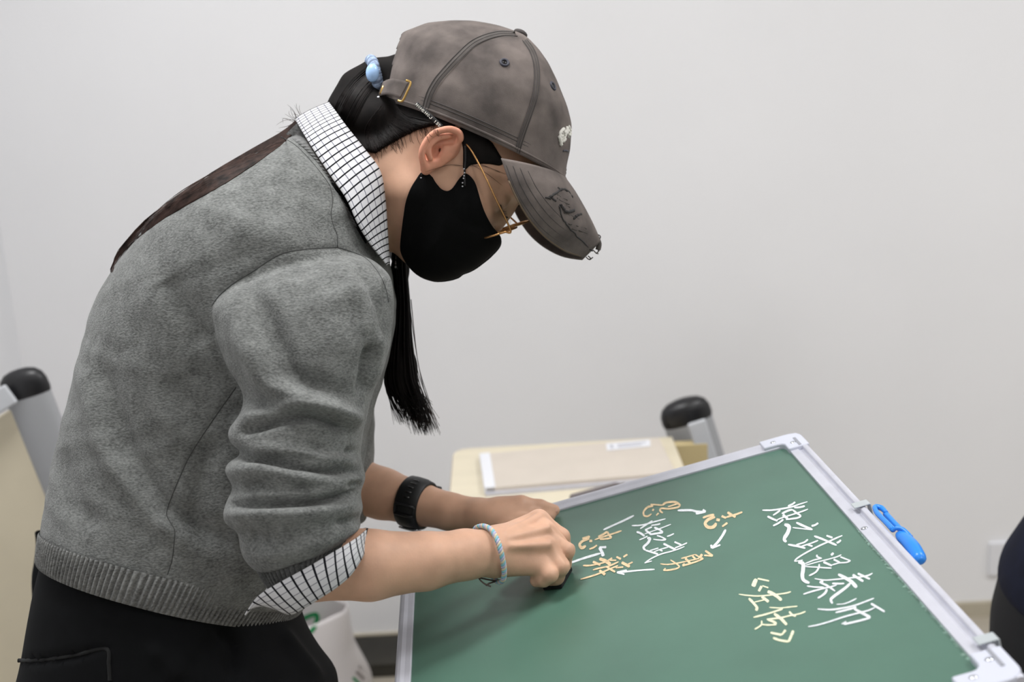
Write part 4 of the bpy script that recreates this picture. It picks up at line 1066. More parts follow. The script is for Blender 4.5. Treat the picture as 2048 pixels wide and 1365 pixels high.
lo, hi = bounds([(835, 350, 1.40), (930, 250, 1.40)], 0.008); lo[2], hi[2] = D0 - 0.102, D0 - 0.058
ear = sdf_mesh(sd_ear, lo, hi, 0.0008, 2)
pieces.append(ear)
BV = []; BF = []; mid = []; nv = 0
for k, (V, F) in enumerate(pieces):
    BV.append(V); BF.append(F + nv); nv += len(V); mid.append(np.full(len(F), 1 if k == 4 else 0))
BV, BF = np.vstack(BV), np.vstack(BF)
body = addp('body', BV, BF, [MT['skin'], MT['ear']], mat_ids=np.concatenate(mid))
bodyw = w_of(BV); bbv = bvh_of(bodyw, BF)

def clear_of(P, sd, gap, direction, it=60, step=0.0012):
    """Push view-space points along direction until they are gap clear of a body."""
    P = P.copy(); dirn = np.asarray(direction, float)
    for _ in range(it):
        bad = sd(P) < gap
        if not bad.any(): break
        P[bad] += dirn * step
    return P
# fingernail of the curled little finger
mb = MB(); mb.ball(w_of(K(1080, 1163, 1.3395)), (0.0040, 0.0030, 0.0012), np.array([RT, UP, FW]), 12, 7); mb.build('fingernail', MT['nail'], body)
mb = MB(); mb.ball(w_of(K(1107, 1023, 1.5555)), (0.0050, 0.0036, 0.0012), np.array([RT, UP, FW]), 12, 7); mb.build('fingernail', MT['nail'], body)
# eyelid lash lines and brows
for s in (1, -1):
    P = crom([H(0.0795, 0.027, 0.019 * s), H(0.0812, 0.025, 0.027 * s), H(0.0808, 0.025, 0.037 * s), H(0.0750, 0.027, 0.047 * s)], 14)
    mb = MB(); mb.tube(w_of(P), 0.0011, 6)
    for k in range(2, 13):
        b = P[k]; mb.tube(w_of(crom([b, b + HF * 0.005 - HU * 0.001, b + HF * 0.0085 + HU * 0.002], 5)), np.linspace(0.0007, 0.0002, 5), 4)
    mb.build('eyelashes', MT['eyedark'], body)
    P = crom([H(0.0815, 0.048, 0.014 * s), H(0.0805, 0.053, 0.028 * s), H(0.074, 0.052, 0.045 * s)], 12)
    MB().tube(w_of(P), np.interp(np.linspace(0, 1, 12), [0, .3, 1], [.002, .0026, .001]), 6).build('eyebrow', MT['hair'], body)

# ---------------------------------------------------------------- hair
hair = None
def sd_poly(P, poly):
    """Distance to a picture-outline prism (metres at the body's depth)."""
    x = 1024 + FPX * P[:, 0] / P[:, 2]; y = 682.5 - FPX * P[:, 1] / P[:, 2]
    Q = np.array(poly, float); n = len(Q)
    d = np.full(len(x), 1e9); ins = np.zeros(len(x), bool)
    for i in range(n):
        a, b = Q[i], Q[(i + 1) % n]; ab = b - a
        t = np.clip(((x - a[0]) * ab[0] + (y - a[1]) * ab[1]) / (ab @ ab), 0, 1)
        d = np.minimum(d, np.hypot(x - a[0] - t * ab[0], y - a[1] - t * ab[1]))
        c = ((a[1] > y) != (b[1] > y))
        with np.errstate(divide='ignore', invalid='ignore'): ins ^= c & (x < (b[0] - a[0]) * (y - a[1]) / (b[1] - a[1]) + a[0])
    return np.where(ins, -d, d) * D0 / FPX
NAPE = [(680, 120), (690, 262), (726, 302), (752, 307), (775, 291), (800, 277), (835, 260), (872, 250), (905, 262), (940, 200), (900, 110)]
SIDE = [(918, 255), (926, 300), (925, 338), (930, 343), (940, 331), (960, 328), (982, 329), (1000, 333), (1010, 326), (985, 285), (940, 250)]
def sd_hair(P):
    d0 = sd_head(P)
    scalp = smin(sd_ell(P, K(850, 198, D0), (0.056, 0.044, 0.058)), sd_ell(P, K(764, 246, D0), (0.044, 0.035, 0.058)), 0.015)
    scalp = smax(smin(scalp, d0 - 0.006, 0.006), sd_poly(P, NAPE), 0.005)
    scalp = smax(scalp, (P - K(950, 283, D0)) @ np.array([0.400, 0.9165, 0.0]) - 0.001, 0.004)      # below the cap's rim
    scalp = smin(scalp, sd_ell(P, K(862, 185, D0), (0.058, 0.050, 0.040)), 0.004)
    side = smax(d0 - 0.0032, sd_poly(P, SIDE), 0.003)
    # tail leaving the tie and dropping behind the collar
    tail = sd_chain(P, [(K(806, 142, D0), 0.020), (K(752, 152, D0), 0.0172), (K(722, 182, D0 + .008), 0.024), (K(704, 222, D0 + .015), 0.0265), (K(692, 262, D0 + .03), 0.026), (K(676, 300, D0 + .05), 0.02)], 0.012)
    tail = smin(tail, sd_ell(P, K(733, 226, D0), (0.034, 0.036, 0.045)), 0.010)
    return smin(smin(scalp, tail, 0.010), side, 0.002)
lo, hi = bounds([(660, 310, D0), (1000, 90, D0)], 0.03); lo[2], hi[2] = D0 - 0.09, D0 + 0.09
V, F = sdf_mesh(sd_hair, lo, hi, 0.0022, 2)
hair = addp('hair', V, F, MT['haircore'])
hairbv = bvh_of(w_of(V), F)
def strands(name, paths, r, material, parent, seg=3):
    mb = MB()
    for P in paths:
        n = len(P); mb.tube(P, r * np.interp(np.linspace(0, 1, n), [0, 0.7, 1], [1, 0.9, 0.25]), seg, caps=False)
    return tag(mb.build(name, material, parent), kind='stuff')
# combed surface strands over the back of the head, drawn back to the tie
paths = []
for k in range(320):
    f = rng.random(); a = np.array([745 + 130 * f, 302 - 52 * f]) + rng.normal(0, 4, 2)
    g = rng.random(); b = np.array([765 + 30 * g, 205 + 8 * g])
    m_ = (a + b) / 2 + np.array([-10 - 14 * rng.random(), 8 * rng.random()])
    P = crom(np.array([a, m_, b]), 12)
    paths.append(np.array([drape(hairbv, x, y, 0.0006, D0 - 0.05) for x, y in P]))
strands('combed_strands', paths, 0.00055, MT['hair'], hair)
paths = []
for k in range(90):
    o_ = rng.normal(0, 1)
    P = crom(np.array([(752 + 4 * o_, 148 + 9 * o_), (722 + 8 * o_, 178 + 8 * o_), (700 + 11 * o_, 215 + 4 * o_), (684 + 12 * o_, 255)]), 10)
    paths.append(np.array([drape(hairbv, x, y, 0.0006, D0 - 0.01) for x, y in P]))
strands('tail_strands', paths, 0.0006, MT['hair'], hair)
# wisps at the hairline, by the ear and on the neck
paths = []
for k in range(60):
    f = rng.random(); a = np.array([738 + 130 * f, 302 - 50 * f]); L = 6 + 26 * rng.random() ** 2
    ang = math.radians(rng.normal(70, 22)); b = a + L * np.array([math.cos(ang), math.sin(ang)]); m_ = (a + b) / 2 + rng.normal(0, 3, 2)
    paths.append(np.array([drape(bbv, x, y, 0.0008, D0 - 0.05) for x, y in crom(np.array([a - (0, 8), m_, b]), 8)]))
for pts in ([(925, 332), (900, 330), (870, 338), (850, 344)], [(1000, 345), (970, 333), (930, 332), (905, 331)], [(940, 320), (985, 338), (1015, 350)], [(935, 325), (970, 345), (1005, 372)], [(932, 340), (926, 365), (905, 380)]):
    paths.append(np.array([drape(bbv, x, y, 0.0012, D0 - 0.07) for x, y in crom(np.array(pts, float), 14)]))
for k in range(20):          # fly-away hairs behind the collar
    a = np.array([596, 246]) + rng.normal(0, 7, 2); b = a + np.array([-8 - 32 * rng.random(), -38 + 52 * rng.random()])
    m_ = (a + b) / 2 + rng.normal(0, 4, 2)
    paths.append(np.array([W(x, y, D0 - 0.01) for x, y in crom(np.array([a, m_, b]), 8)]))
for k in range(16):
    a = np.array([700 + 60 * rng.random(), 0]); a[1] = 205 - (a[0] - 690) * 1.05; b = a + np.array([-22 * rng.random() - 5, -22 * rng.random() + 4])
    paths.append(np.array([W(x, y, D0) for x, y in crom(np.array([a + (12, 12), (a + b) / 2 + rng.normal(0, 5, 2), b]), 8)]))
strands('loose_wisps', paths, 0.00022, MT['hairtip'], hair)
# the part lying down the back
paths = []
ctr = np.array([(592, 244), (560, 268), (500, 302), (430, 343), (355, 392), (290, 445), (240, 500), (222, 540)], float)
wid = np.array([7, 12, 18, 20, 15, 10, 6, 3.0])
for k in range(320):
    o_ = rng.random()
    P = ctr + np.stack([np.zeros(8), wid * 1.55 * o_], 1) + rng.normal(0, 1.2, (8, 2)) + np.stack([wid * 0.35 * o_, np.zeros(8)], 1)
    m_ = rng.integers(6, 9)
    Q = crom(P[:m_], 22)
    paths.append(np.array([drape(sbv, x, y, 0.0010 + 0.005 * rng.random() * (1 - o_), D0 - 0.012) for x, y in Q]))
strands('back_lock', paths, 0.00075, MT['hairtip'], hair)
# the part hanging in front of the far shoulder
paths = []
for k in range(420):
    o_ = rng.uniform(-1, 1); dd = rng.normal(0, 0.010); t_ = rng.random()
    end = (836 + 26 * o_ + rng.normal(0, 8), 800 + 72 * rng.random() ** 0.8)
    if o_ < -0.2: end = (800 + 30 * (o_ + 1) + rng.normal(0, 6), 795 + 58 * rng.random() ** 0.8)
    P = [(800 + 13 * o_, 455, 1.53), (799 + 15 * o_, 530, 1.545), (803 + 17 * o_, 610, 1.55), (800 + 26 * o_, 700, 1.55), (803 + 34 * o_, 770, 1.55), (*end, 1.55)]
    P = np.array([K(x, y, D + dd) for x, y, D in P])
    paths.append(w_of(crom(P, 20)))
strands('front_lock', paths, 0.0007, MT['hair'], hair)
V, F = sdf_mesh(lambda P: smin(sd_chain(P, [(K(800, 440, 1.53), .009), (K(800, 540, 1.545), .009), (K(802, 640, 1.55), .010), (K(800, 730, 1.55), .013), (K(806, 780, 1.55), .012)], .01), sd_ell(P, K(803, 745, 1.55), (.019, .032, .011)), .01),
                *bounds([(770, 420, 1.53), (840, 810, 1.56)], 0.02), 0.002, 1)
addp('front_lock_core', V, F, MT['haircore'], hair)
paths = []
for k in range(60):
    o_ = rng.uniform(-0.3, 1)
    P = np.array([K(805 + 12 * o_, 600, 1.545), K(810 + 22 * o_, 720, 1.55), K(822 + 34 * o_, 800, 1.55), K(846 + 34 * o_, 850 + 18 * rng.random(), 1.55)])
    paths.append(w_of(crom(P + rng.normal(0, 0.0015, P.shape), 14)))
strands('front_lock_ends', paths, 0.0005, MT['hairtip'], hair)
# hair tie: plaited cord with a bead
def plait(parent, path, R, r, mats, turns, seg=6, closed=True):
    n = 40 * max(4, int(turns / 2)); P = crom(path, n, closed)
    if closed: P = np.vstack([P, P[:1]])
    T = np.gradient(P, axis=0); T /= np.linalg.norm(T, axis=1, keepdims=True)
    ref = np.array([0.3, 0.5, 0.81]); N = np.cross(T, ref); N /= np.linalg.norm(N, axis=1, keepdims=True); B = np.cross(T, N)
    t = np.linspace(0, 2 * np.pi * turns, len(P))
    for k, m in enumerate(mats):
        ph = 2 * np.pi * k / len(mats)
        Q = P + R * (np.cos(t + ph)[:, None] * N + np.sin(t + ph)[:, None] * B)
        MB().tube(Q, r, seg, caps=not closed).build('cord_strand', m, parent)
tie = tag(empty('hair_tie', W(745, 152, D0)), 'blue-grey plaited cord with a bead'); tie.parent = person; tie.location = tuple(np.array(tie.location) - np.array(person.location))
tc = K(749, 159, D0 - 0.004)
ux = np.array([-0.22, 0.97, 0.0]); uz = np.array([0.15, 0.03, -0.99])
path = np.array([w_of(tc + ux * 0.0210 * math.cos(a) + uz * 0.0300 * math.sin(a)) for a in np.linspace(0, 2 * np.pi, 16, endpoint=False)])
plait(tie, path, 0.0034, 0.0034, [MT['tieblue'], mat('grey_cord', (108, 122, 146), 0.85), MT['tieblue']], 22)
MB().ball(w_of(K(745, 146, D0 - 0.0385)), (0.0075, 0.0105, 0.007), np.array([RT, UP, FW]), 18, 12).build('bead', MT['bead'], tie)
MB().ball(w_of(K(757, 196, D0 - 0.046)), 0.0022, np.eye(3), 8, 6).build('tie_end', MT['boxwhite'], tie)

# ---------------------------------------------------------------- cap
PXM = D0 / FPX
CE1 = np.array([0.9165, -0.400, 0.0]); CE2 = np.array([0.400, 0.9165, 0.0])     # along the rim (forward) and towards the button
CC = K(950, 283, D0)
def capP(a, h, s): return CC + CE1 * a * PXM + CE2 * h * PXM + HS * s
hs = np.array([-6, 0, 30, 60, 107, 136, 174, 198, 214, 225, 231, 234.0])
xf = np.array([198, 197, 187, 181, 164, 142, 104, 76, 50, 26, 10, 0.0])
xb = np.array([196, 199, 210, 217, 222, 222, 184, 142, 106, 66, 28, 0.0])
wl = np.array([.0870, .0875, .0890, .0890, .0850, .0775, .0640, .0500, .0380, .0250, .0110, 0.0])
m, n = 64, 144
tt = np.linspace(0, 1, m); hh = -6 + 240 * np.sin(tt * np.pi / 2)
th = np.linspace(0, 2 * np.pi, n, endpoint=False)
CAPG = np.zeros((m, n, 3))
for i, h in enumerate(hh):
    f_, b_, w_ = np.interp(h, hs, xf), np.interp(h, hs, xb), np.interp(h, hs, wl)
    c, s = np.cos(th), np.sin(th)
    a = np.where(c > 0, f_ * c, b_ * c); sd = w_ * np.sign(s) * np.abs(s) ** 0.92
    crk = 1 + 0.006 * np.sin(5 * th + h * 0.02) * math.sin(math.pi * i / (m - 1))
    CAPG[i] = CC + (a * crk)[:, None] * CE1 * PXM + h * CE2 * PXM + (sd * crk)[:, None] * HS
CV = CAPG.reshape(-1, 3)
CV = lap(CV, grid_faces(m, n, False, True), 3)
CV.reshape(m, n, 3)[0] = CAPG[0]
CF = grid_faces(m, n, False, True)
cen = CV[CF].mean(1) - CC
ca, ch, cs = cen @ CE1 / PXM, cen @ CE2 / PXM, cen @ HS
arch = (ca < -110) & (ch > 34) & (ch < 150) & (np.abs(cs) < 0.036 * np.sqrt(np.clip(1 - ((ch - 34) / 118) ** 2, 0, 1)))
CF = CF[~arch]
cap = addp('cap', CV, CF[:, ::-1], MT['cap'])
cap['label'] = 'faded grey-brown baseball cap'
solidify(cap, 0.0018, -1)
capw = w_of(CV); cbv = bvh_of(capw, CF)
def cap_line(name, pts, wd, material, parent, eps=0.0012, n=40):
    P = crom(np.array(pts, float), n); T = np.gradient(P, axis=0); T /= np.maximum(np.linalg.norm(T, axis=1, keepdims=True), 1e-9)
    N = np.stack([-T[:, 1], T[:, 0]], 1)
    rows = [[drape(cbv, *(P[i] + N[i] * o_ * wd / 2), eps * (1 - 0.75 * o_ * o_), D0 - 0.05) for i in range(n)] for o_ in (-1, -0.5, 0, 0.5, 1)]
    return grid_obj(name, np.array(rows), material, parent)
SE1 = [(1030, 68), (994, 68), (950, 84), (915, 115), (890, 142), (872, 164), (858, 190), (850, 218)]
SE2 = [(1050, 80), (1066, 105), (1074, 140), (1071, 190), (1058, 232), (1044, 272), (1030, 318)]
off = lambda S, dx, dy: [(x + dx, y + dy) for x, y in S]
cap_line('panel_seam', SE1, 13, mat('cap_seam_cloth', (84, 79, 76), 0.9, var=0.1, vscale=40), cap)
cap_line('panel_seam', SE2, 12, mat('cap_seam_cloth2', (86, 80, 77), 0.9, var=0.1, vscale=40), cap)
for S, o1 in ((SE1, (-5, -4)), (SE1, (0, 0)), (SE1, (5, 4)), (SE2, (-5, 0)), (SE2, (0, 0)), (SE2, (5, 0))):
    P = crom(np.array(off(S, *o1), float), 50)
    MB().tube([drape(cbv, x, y, 0.0012, D0 - 0.05) for x, y in P], 0.0004, 5).build('stitch_line', MT['capdark'], cap)
# sweat-band edge and stitching along the rim
for dh, r, mt in ((2, 0.0016, 'cap'), (14, 0.0005, 'capdark'), (20, 0.0005, 'capdark')):
    aa = np.linspace(math.radians(-168), math.radians(168), 90)
    Q = []
    for a in aa:
        f_, b_, w_ = np.interp(dh, hs, xf), np.interp(dh, hs, xb), np.interp(dh, hs, wl)
        Q.append(capP((f_ if math.cos(a) > 0 else b_) * math.cos(a), dh, (w_ + 0.0006) * math.sin(a)))
    MB().tube(w_of(np.array(Q)), r, 6).build('rim_piping' if r > 0.001 else 'stitch_line', MT[mt], cap)
# button
bt = w_of(K(1041, 67, D0)); bax = np.array([0.40 * UP * 0 + (CE1[0] * RT + CE1[1] * UP), -FW, (CE2[0] * RT + CE2[1] * UP)])
MB().ball(bt, (0.0085, 0.0085, 0.0044), bax, 18, 9).build('button', MT['capdark'], cap)
# eyelets
for (x, y) in ((1009, 125), (1106, 172)):
    c = drape(cbv, x, y, 0.0008, D0 - 0.05); r = ray(x, y); hn = cbv.ray_cast(Vector(CAM), Vector(r / np.linalg.norm(r)))
    nn = np.array(hn[1]) if hn[0] is not None else -FW
    if nn @ r > 0: nn = -nn
    a1 = np.cross(nn, UP); a1 /= np.linalg.norm(a1); a2 = np.cross(nn, a1)
    ring = np.array([c + 0.0042 * (math.cos(q) * a1 + math.sin(q) * a2) for q in np.linspace(0, 2 * np.pi, 25)])
    e_ = MB().tube(ring, 0.0015, 6, caps=False).build('eyelet', MT['capmetal'], cap)
    MB().ball(c, (0.0028, 0.0028, 0.0008), np.array([a1, a2, nn]), 10, 6).build('eyelet_hole', MT['eyedark'], e_)
# white embroidery on the front panel
mb = MB()
for pts, wd in (([(1128, 258), (1121, 264), (1119, 276), (1122, 290)], 0.0021), ([(1123, 266), (1125, 278)], 0.0020), ([(1134, 254), (1131, 266), (1127, 283)], 0.0021), ([(1131, 268), (1135, 262), (1139, 264), (1137, 274)], 0.0019), ([(1138, 254), (1141, 262), (1140, 270)], 0.0018), ([(1126, 282), (1131, 278)], 0.0018), ([(1122, 270), (1124, 284)], 0.0020), ([(1129, 262), (1129, 276)], 0.0020), ([(1136, 258), (1134, 268)], 0.0018)):
    P = crom(np.array(pts, float), 14); Q = np.array([drape(cbv, x, y, 0.0006, D0 - 0.02) for x, y in P])
    mb.tube(Q + rng.normal(0, 0.0004, Q.shape), wd, 7)
mb.build('embroidery', MT['white'], cap)
P = crom(np.array([(1126, 302), (1131, 301), (1136, 303)], float), 8)
MB().tube([drape(cbv, x, y, 0.0005, D0) for x, y in P], 0.0011, 5).build('embroidery', MT['capmetal'], cap)
# brim: arched and drawn down towards the face
Cl = np.array([(1130, 361), (1146, 383), (1159, 404), (1171, 425), (1182, 446), (1191, 465), (1199, 483)], float)
Sl = np.array([(1002, 317), (1017, 360), (1035, 402), (1059, 442), (1089, 475), (1127, 502), (1166, 515)], float)
Ss = np.array([.0880, .0890, .0860, .0765, .0610, .0400, .0170])
Cc, Sc_, Sv = crom(Cl, 30), crom(Sl, 30), np.interp(np.linspace(0, 1, 30), np.linspace(0, 1, 7), Ss)
BR = np.zeros((30, 61, 3))
for i in range(30):
    c3 = K(*Cc[i], D0); s3 = K(*Sc_[i], D0 - Sv[i])
    for j, q in enumerate(np.linspace(-1, 1, 61)):
        a = abs(q) * math.pi / 2
        p = c3 + (s3 - c3) * (1 - math.cos(a)); p[2] = D0 - math.copysign(1, q) * Sv[i] * math.sin(a)
        BR[i, j] = p
brim = grid_obj('brim', w_of(BR), MT['cap'], cap)
solidify(brim, 0.0034, 0)
brw = w_of(BR); brbv = bvh_of(brw.reshape(-1, 3), grid_faces(30, 61))
def brim_line(name, pts, r, material, eps=0.0024, n=24, jit=0.0):
    P = crom(np.array(pts, float), n); Q = np.array([drape(brbv, x, y, eps, D0 - 0.03) for x, y in P])
    return MB().tube(Q + rng.normal(0, jit, Q.shape), r, 5).build(name, material, brim)
# stitch rows, worn patch with frayed edge, loose threads at the tip
for f in (0.30, 0.42, 0.54, 0.66, 0.78, 0.88):
    i_ = int(29 * f); pts = [pix_of_world(brw[min(29, i_ + int((60 - j) * 0.02)), j])[:2] for j in range(32, 59, 4)]
for pts in ([(1012, 330), (1030, 375), (1055, 420), (1085, 458), (1122, 486), (1160, 500)], [(1026, 332), (1042, 372), (1066, 414), (1096, 450), (1130, 476), (1165, 490)], [(1040, 336), (1056, 372), (1080, 410), (1108, 442), (1140, 466), (1172, 480)], [(1056, 342), (1072, 374), (1095, 406), (1121, 434), (1150, 458), (1178, 472)]):
    brim_line('stitch_line', pts, 0.0004, MT['capdark'], 0.0019, 40)
brim_line('rim_binding', [(1003, 320), (1017, 360), (1036, 402), (1060, 441), (1090, 474), (1127, 500), (1160, 512)], 0.0010, mat('binding', (112, 96, 78), 0.9), 0.0016, 40)
for pts, r in (([(1100, 396), (1112, 386), (1124, 379), (1138, 386), (1144, 396)], 0.0013), ([(1121, 410), (1128, 420), (1138, 424), (1148, 420)], 0.0014), ([(1147, 438), (1152, 432), (1162, 428)], 0.0012), ([(1116, 376), (1122, 382)], 0.0009), ([(1092, 396), (1104, 398), (1112, 402)], 0.0008),
               ([(1118, 412), (1126, 440), (1140, 458), (1160, 478), (1184, 502)], 0.0007)):
    brim_line('fray_edge', pts, r * 1.35, mat('fray_dark', (56, 54, 54), 0.95), 0.0022, 20, 0.0004)
for pts in ([(1112, 388), (1124, 395), (1136, 402)], [(1114, 396), (1126, 404), (1140, 410)], [(1128, 426), (1146, 432), (1160, 440)], [(1138, 448), (1156, 452), (1172, 458)], [(1144, 458), (1160, 462), (1178, 468)], [(1130, 404), (1134, 412), (1142, 414)]):
    brim_line('fray_thread', pts, 0.0006, MT['thread'], 0.0023, 14, 0.0003)
for pts in ([(1188, 474), (1196, 470), (1201, 474), (1197, 482)], [(1190, 478), (1199, 486), (1199, 500), (1192, 508)], [(1194, 484), (1200, 492), (1196, 502)], [(1186, 500), (1192, 506), (1197, 508)], [(1172, 514), (1178, 519), (1186, 515)], [(1176, 512), (1182, 518), (1178, 520)]):
    P = crom(np.array(pts, float), 12); MB().tube([W(x, y, D0 - 0.006) for x, y in P], 0.0007, 5).build('loose_thread', MT['thread'], brim)
MB().tube([W(x, y, D0 - 0.004) for x, y in crom(np.array([(1194, 478), (1198, 488), (1196, 500)], float), 10)], 0.0030, 6).build('frayed_tip', MT['thread'], brim)
# strap and buckle at the back
rows = []
for k in range(7):
    f = k / 6
    row = [W(*(np.array(a) * (1 - f) + np.array(b) * f), d) for a, b, d in (((818, 164), (800, 197), D0 - .0815), ((800, 160), (787, 192), D0 - .078), ((784, 158), (772, 189), D0 - .068), ((770, 163), (759, 192), D0 - .045), ((762, 170), (754, 194), D0 - .015), ((760, 172), (752, 196), D0 + .015))]
    rows.append(crom(np.array(row), 30))
st_ = grid_obj('strap', np.array(rows), MT['cap'], cap); solidify(st_, 0.0018, 0)
P = [W(x, y, d) for x, y, d in ((812, 161, D0 - .085), (819, 163, D0 - .0855), (821, 168, D0 - .0855), (815, 182, D0 - .086), (807, 199, D0 - .0855), (802, 203, D0 - .085), (796, 201, D0 - .0835))]
MB().tube(crom(P, 30), 0.0013, 8).build('buckle', MT['brass'], cap)
MB().tube([W(x, y, d) for x, y, d in ((768, 172, D0 - .052), (762, 190, D0 - .050))], 0.0022, 8).build('buckle', MT['brass'], cap)

# ---------------------------------------------------------------- face mask
out = np.array([(846, 350), (858, 352), (868, 361), (877, 374), (887, 384), (898, 387), (908, 381), (917, 368), (926, 357), (935, 352), (946, 360), (955, 375), (963, 405), (972, 430), (986, 455), (1002, 474), (1002, 490),
                (988, 508), (966, 527), (944, 542), (926, 549), (912, 558), (880, 564), (856, 561), (832, 550), (814, 530), (803, 505), (803, 480), (807, 450), (814, 412), (824, 385), (835, 366)], float)
front = [(1004, 470), (1003, 490), (988, 508), (966, 527), (944, 542), (926, 549), (912, 558), (880, 564), (856, 561), (832, 550), (814, 530), (802, 505)]
ob = crom(out, 128, True); c0 = np.array([893.0, 462.0])
rg_ = np.linspace(0, 1, 26)
G = np.zeros((26, 128, 3))
for i, r_ in enumerate(rg_):
    P = c0 + (ob - c0) * r_
    d, _ = seg_dist(P[:, 0], P[:, 1], front)
    s_ = 0.071 * np.sqrt(np.clip(1 - (1 - np.clip(d / 128, 0, 1)) ** 2, 0, 1))
    G[i] = np.stack([(P[:, 0] - 1024) * (D0 - s_ * 0.6) / FPX, -(P[:, 1] - 682.5) * (D0 - s_ * 0.6) / FPX, D0 - s_], 1)
sh = G.shape; G = clear_of(G.reshape(-1, 3), sd_head, 0.0022, HS).reshape(sh)
far_ = G.copy(); far_[..., 2] = 2 * D0 - far_[..., 2]
V = np.vstack([G.reshape(-1, 3), far_.reshape(-1, 3)]); F1 = grid_faces(26, 128, False, True)
V = lap(V, np.vstack([F1, F1[:, ::-1] + len(G.reshape(-1, 3))]), 2)
def mfaces(o_, fl):
    q = [tuple(int(i) + o_ for i in (f[::-1] if fl else f)) for f in F1[128:]]
    return q + [((o_, o_ + 128 + (i + 1) % 128, o_ + 128 + i) if not fl else (o_, o_ + 128 + i, o_ + 128 + (i + 1) % 128)) for i in range(128)]
msk = addp('face_mask', V, mfaces(0, False) + mfaces(26 * 128, True), MT['maskblack'])
solidify(msk, 0.0016, 0)
# ear loops: plain cord in front, printed ribbon passing over the ear
for pts in ([(930, 372, .0765), (929, 345, .0775), (931, 318, .080), (930, 292, .083)], [(845, 362, .0700), (843, 352, .0735), (845, 344, .0750), (848, 330, .0765)]):
    MB().tube([W(x, y, D0 - s) for x, y, s in crom(np.array(pts, float), 16)], 0.0012, 6).build('ear_loop', MT['rubber'], msk)
mb = MB()
for x, y, s in ((928, 338, .080), (929, 346, .0795), (928, 352, .079), (927, 357, .0785), (925, 366, .078), (925, 373, .078), (842, 356, .075), (842, 361, .0745)):
    mb.ball(W(x, y, D0 - s), (0.0010, 0.0012, 0.0008), np.eye(3), 7, 5)
tag(mb.build('loop_print', mat('loop_white', (176, 176, 180), 0.8), msk), kind='stuff')
a_, b_ = [], []
for f in np.linspace(0, 1, 22):
    p = np.array([832, 207]) * (1 - f) + np.array([884, 254]) * f; nrm = np.array([0.67, -0.74]) * 4.4
    a_.append(drape(cbv, *(p + nrm), 0.0022, D0 - 0.083)); b_.append(drape(cbv, *(p - nrm), 0.0022, D0 - 0.083))
lim = np.array(a_ + b_); dl = np.minimum(pix_of_world(lim)[2], D0 - 0.082)
lim = np.array([W(x, y, min(d, D0 - 0.084)) for x, y, d in zip(*pix_of_world(lim))])
rb = grid_obj('ear_ribbon', lim.reshape(2, 22, 3), MT['rubber'], msk); solidify(rb, 0.0008, 0)
# white letters printed along the ribbon: N O H B H O J  I S B
LET = {'N': [[(0, 0), (0, 1)], [(0, 1), (1, 0)], [(1, 0), (1, 1)]], 'O': [[(0.5, 0), (0, 0.5), (0.5, 1), (1, 0.5), (0.5, 0)]], 'H': [[(0, 0), (0, 1)], [(1, 0), (1, 1)], [(0, 0.5), (1, 0.5)]],
       'B': [[(0, 0), (0, 1), (0.9, 0.8), (0.1, 0.5), (1, 0.2), (0, 0)]], 'J': [[(1, 1), (1, 0.2), (0.4, 0), (0, 0.3)]], 'I': [[(0.5, 0), (0.5, 1)]], 'S': [[(1, 0.9), (0.2, 0.9), (0.2, 0.55), (0.9, 0.45), (0.8, 0.1), (0, 0.1)]]}
mb = MB(); pos = 0.02
for chh in 'NOHBHOJ ISB':
    if chh in LET:
        for sgm in LET[chh]:
            Q = []
            for x_, y_ in sgm:
                f = pos + 0.058 * x_; p = np.array([832, 207]) * (1 - f) + np.array([884, 254]) * f + np.array([0.67, -0.74]) * (y_ - 0.5) * 5.6 + np.array([-0.9, 0.9])
                Q.append(W(p[0], p[1], D0 - 0.0868))
            mb.tube(Q, 0.00035, 4)
    pos += 0.088
mb.build('ribbon_letters', MT['white'], rb)

# ---------------------------------------------------------------- glasses
gl = tag(empty('glasses', w_of(K(1000, 466, D0))), 'thin gold wire-rimmed glasses'); gl.parent = person; gl.location = tuple(np.array(gl.location) - np.array(person.location))
lc = [K(998, 466, D0 - 0.034), K(1026, 452, D0 + 0.034)]
ga = np.array([0.95, 0.30, 0.0]); ga /= np.linalg.norm(ga)
gb_ = lc[0] - lc[1]; gb_ = gb_ - ga * (ga @ gb_); gb_ /= np.linalg.norm(gb_)
for c in lc:
    q = np.linspace(0, 2 * np.pi, 41)
    R_ = c + np.cos(q)[:, None] * ga * 0.0205 + np.sin(q)[:, None] * gb_ * 0.0245
    MB().tube(w_of(R_), 0.0011, 8, caps=False).build('rim', MT['gold'], gl)
    V = np.vstack([w_of(R_[:-1]), w_of(c)]); mesh_obj('lens', V, [(i, (i + 1) % 40, 40) for i in range(40)], MT['glass'], gl)
gn = np.cross(ga, gb_); gn *= np.sign(gn @ HF)
MB().tube(w_of(crom([lc[0] - gb_ * 0.0245, lc[0] - gb_ * 0.028 + gn * 0.002, lc[1] + gb_ * 0.028 + gn * 0.002, lc[1] + gb_ * 0.0245], 14)), 0.0010, 7).build('bridge', MT['gold'], gl)
for s, c in ((1, lc[0]), (-1, lc[1])):
    hinge = c + gb_ * 0.026 * s + ga * 0.006
    if s > 0: hinge = K(1021, 461, D0 - 0.062)
    tip = K(944, 303, D0 - 0.079 * s)
    end = K(912, 272, D0 - 0.066 * s)
    MB().tube(w_of(crom([c + gb_ * 0.0245 * s, (c + gb_ * 0.026 * s + hinge) / 2, hinge, K(995, 405, D0 - 0.074 * s), tip, end], 30)), np.interp(np.linspace(0, 1, 30), [0, .3, .7, 1], [.0012, .0012, .0011, .0010]), 8).build('temple_arm', MT['gold'], gl)
